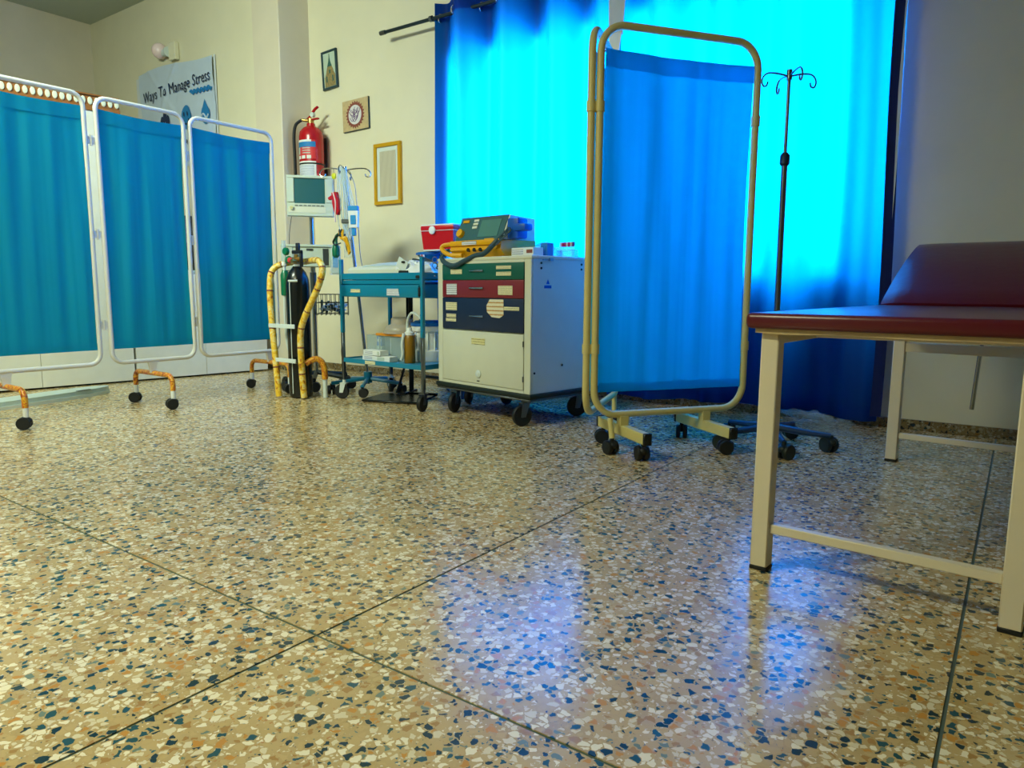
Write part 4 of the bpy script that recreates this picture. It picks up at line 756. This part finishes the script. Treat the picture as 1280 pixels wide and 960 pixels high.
def calli(b):
    random.seed(5)
    for k in range(11):
        a = 2*PI*k/11; r_ = .018+.035*((k*37) % 10)/10; cx, cz = r_*math.cos(a), r_*math.sin(a); s1 = .022+.012*random.random()
        b.tube(smooth_path([(cx-s1, -.0225, cz+s1*.6), (cx-s1*.2, -.0225, cz-s1*.5), (cx+s1*.6, -.0225, cz-s1*.2), (cx+s1, -.0225, cz+s1*.9)], 4), .0030, 4)
part('calligraphy', 'pur', p2, calli)
p3, w3, h3 = frame_thing('tall gold frame around a sheet of handwritten text, beside the curtain', -4.555, -4.245, 1.445, 1.945, 'gold', .030, .028)
part('mount', 'crystal', p3, lambda b: b.box(-w3+.03, w3-.03, -.014, -.002, -h3+.03, h3-.03), smooth=False); part('manuscript', 'script', p3, lambda b: b.box(-w3+.062, w3-.062, -.0155, -.013, -h3+.065, h3-.065), smooth=False)

po = thing('poster', 'wrinkled pale blue banner reading Ways To Manage Stress on the wall', 'poster', (-7.06, 4.069, 1.95))
def wr(x, z):
    return -.02-.35*(.04*abs(noise.noise(Vector((x*1.6+4, z*1.6, 2))))+.03*max(0, 1-abs((x+.12)-.75*(z-.78))/.05)*(1 if z > .55 else .2)+.025*max(0, 1-abs((x+.22)+.9*(z-.72))/.05)+.02*max(0, 1-abs(z-.48-.15*x)/.06))
part('sheet', 'poster', po, lambda b: b.sheet(lambda u, v: ((u-.5)*1.36-.012*math.sin(v*9), wr((u-.5)*1.36, v), v*(.985+.025*math.sin(u*5))), 60, 50), ang=180)
part('edge', 'lining', po, lambda b: b.sheet(lambda u, v: (-.745+.075*u, -.02, v*.96), 1, 6))
part('edge', 'lining', po, lambda b: b.sheet(lambda u, v: (.672+.03*u, -.012, v*.97), 1, 6))
def on_poster(cx, cz, tilt_=0, sx=1.0):
    c_, s_ = math.cos(tilt_), math.sin(tilt_)
    def f(co):
        x = cx+(co.x*c_-co.y*s_)*sx; z = cz+co.x*s_+co.y*c_; return Vector((x, wr(x, z)-.012+co.z, z))
    return f
text_mesh('lettering', 'Ways To Manage Stress', .150, 'ink', po, on_poster(.02, .765, .035, .80), space=1.05)
for (x, z, txt, sz) in ((.26, .235, 'Stay happy', .07), (.53, .22, 'Try\nhandicraft', .07), (-.29, .17, 'RELAX', .09)): text_mesh('caption', txt, sz, 'ink', po, on_poster(x, z))
def disc_on(b, cx, cz, rx, rz_, d=.014, n=22):
    b.add([(cx+rx*math.cos(2*PI*k/n), wr(cx+rx*math.cos(2*PI*k/n), cz+rz_*math.sin(2*PI*k/n))-d, cz+rz_*math.sin(2*PI*k/n)) for k in range(n)]+[(cx, wr(cx, cz)-d, cz)], [(k, (k+1) % n, n) for k in range(n)])
part('smiley', 'lblue', po, lambda b: disc_on(b, .21, .455, .085, .115)); part('smile', 'ink', po, lambda b: [disc_on(b, .18, .485, .010, .022, .018), disc_on(b, .24, .485, .010, .022, .018), b.tube([(.21+.05*math.cos(t*.28+PI), wr(.21, .42)-.020, .44+.05*math.sin(t*.28+PI)) for t in range(12)], .006, 5)])
part('droplet', 'lblue', po, lambda b: [disc_on(b, .535, .44, .07, .085), b.add([(.485, wr(.485, .49)-.014, .49), (.585, wr(.585, .49)-.014, .49), (.535, wr(.535, .58)-.014, .58)], [(0, 1, 2)])]); part('droplet_swirl', 'poster', po, lambda b: b.tube([(.48+.01*t, wr(.48+.01*t, .44)-.018, .43+.02*math.sin(t*.6)) for t in range(12)], .009, 5))
part('flower', 'ink', po, lambda b: [disc_on(b, -.19+dx, .43+dz, .032, .06) for dx, dz in ((-.05, .03), (.05, .03), (-.055, -.07), (.055, -.07), (0, .08))])
part('wave_line', 'lblue', po, lambda b: b.tube([(.30+.35*t/40, wr(.30+.35*t/40, .68)-.014, .675+.018*math.sin(t*.95)) for t in range(41)], .011, 5))
lp = thing('wall_lamp', 'pinkish round bulb in a bracket high on the wall above the banner', 'wall lamp', (-7.04, 4.069, 3.06)); part('wall_plate', 'wall', lp, lambda b: b.box(-.06, .06, -.05, 0, -.085, .085, .008)); part('socket', 'crystal', lp, lambda b: b.lathe([(.05, 0), (.045, .02), (.03, .10), (.001, .101)], (-.055, -.05, .0), 16, Matrix.Rotation(-PI/2, 3, 'Y'))); part('bulb', 'pink', lp, lambda b: b.ball((-.20, -.06, .03), .075, 16))

# ------------------------------------------------------------------ white storage along the screen's far side
WD = 81.5
wd = thing('wardrobe', 'tall cream wardrobe with brown beaded cornice behind the teal screen', 'wardrobe', (-5.80, 1.91, 0), WD)
part('carcass', 'white', wd, lambda b: b.box(-1.0, .885, .015, .48, .012, 2.03, .004)); part('plinth', 'bumper', wd, lambda b: b.box(-.98, .865, .05, .46, 0, .014))
for k, (a, b2) in enumerate(((-1.0, -.375), (-.37, .255), (.26, .885))): part('door', 'white', wd, lambda b: b.box(a-.0015, b2+.0015, -.003, .015, .014, 2.03, .0015))
cn = part('cornice', 'brown', wd, lambda b: [b.box(-1.02, .90, -.012, .49, 2.03, 2.065, .003), b.box(-1.02, .90, -.008, .03, 2.14, 2.152, .002), b.box(-1.02, .90, .006, .028, 2.065, 2.142)])
dn = part('cornice_discs', 'offwhite', cn, lambda b: [b.lathe([(.0155, 0), (.0165, .004), (.014, .010), (.001, .012)], (-1.0+.0448*k, .007, 2.1025), 12, Matrix.Rotation(PI/2, 3, 'X') @ Matrix.Diagonal((1, 1.75, 1))) for k in range(43)]); dn['kind'] = 'stuff'
lc = thing('low_cabinet', 'low white cabinet beside the wardrobe, hidden behind the teal screen', 'cabinet', (-5.80, 1.91, 0), WD)
part('carcass', 'white', lc, lambda b: b.box(.905, 2.00, .015, .46, .012, .86, .004)); part('plinth', 'bumper', lc, lambda b: b.box(.92, 1.98, .05, .44, 0, .014)); part('top', 'card', lc, lambda b: b.box(.90, 2.02, -.01, .47, .86, .885, .004))
for a, b2 in ((.905, 1.45), (1.455, 2.00)): part('door', 'white', lc, lambda b: b.box(a-.0015, b2+.0015, -.003, .015, .014, .855, .0015))
v = Matrix.Rotation(math.radians(WD), 3, 'Z') @ Vector((1.25, .20, 0))
cs = thing('equipment_case', 'black case glimpsed in the gap between the middle and end screen leaves', 'case', (-5.80+v.x, 1.91+v.y, .886), WD); part('shell', 'blk', cs, lambda b: b.box(-.16, .22, -.10, .12, 0, .45, .02, 2)); part('tag', 'wlabel', cs, lambda b: b.box(-.12, .05, -.103, -.099, .08, .15)); part('grip', 'black', cs, lambda b: b.tube(smooth_path([(-.05, 0, .44), (-.04, 0, .49), (.09, 0, .49), (.10, 0, .44)]), .010, 8))
br = thing('spine_board', 'pale grey board with rounded end lying on the floor behind the teal screen', 'board', (-5.17, 2.41, 0), WD+23)
def boardp(b, z0, z1, g):
    P = [(-1.6, -.0-g), (-.38, -.0-g)]+[(-.38+(.38+g)*math.sin(t*PI/12), .09-(.09+g)*math.cos(t*PI/12)) for t in range(1, 12)]+[(-.38, .18+g), (-1.6, .18+g)]
    n = len(P); b.add([(x, y, z0) for x, y in P]+[(x, y, z1) for x, y in P], [tuple(range(n)), tuple(range(n, 2*n))]+[(i, (i+1) % n, n+(i+1) % n, n+i) for i in range(n)])
part('board', 'boardm', br, lambda b: boardp(b, .022, .050, 0)); part('rim', 'crystal', br, lambda b: boardp(b, 0, .022, .006))
part('hand_grip', 'dchrome', br, lambda b: b.box(-.30, -.20, .0, .02, .049, .054, .002))
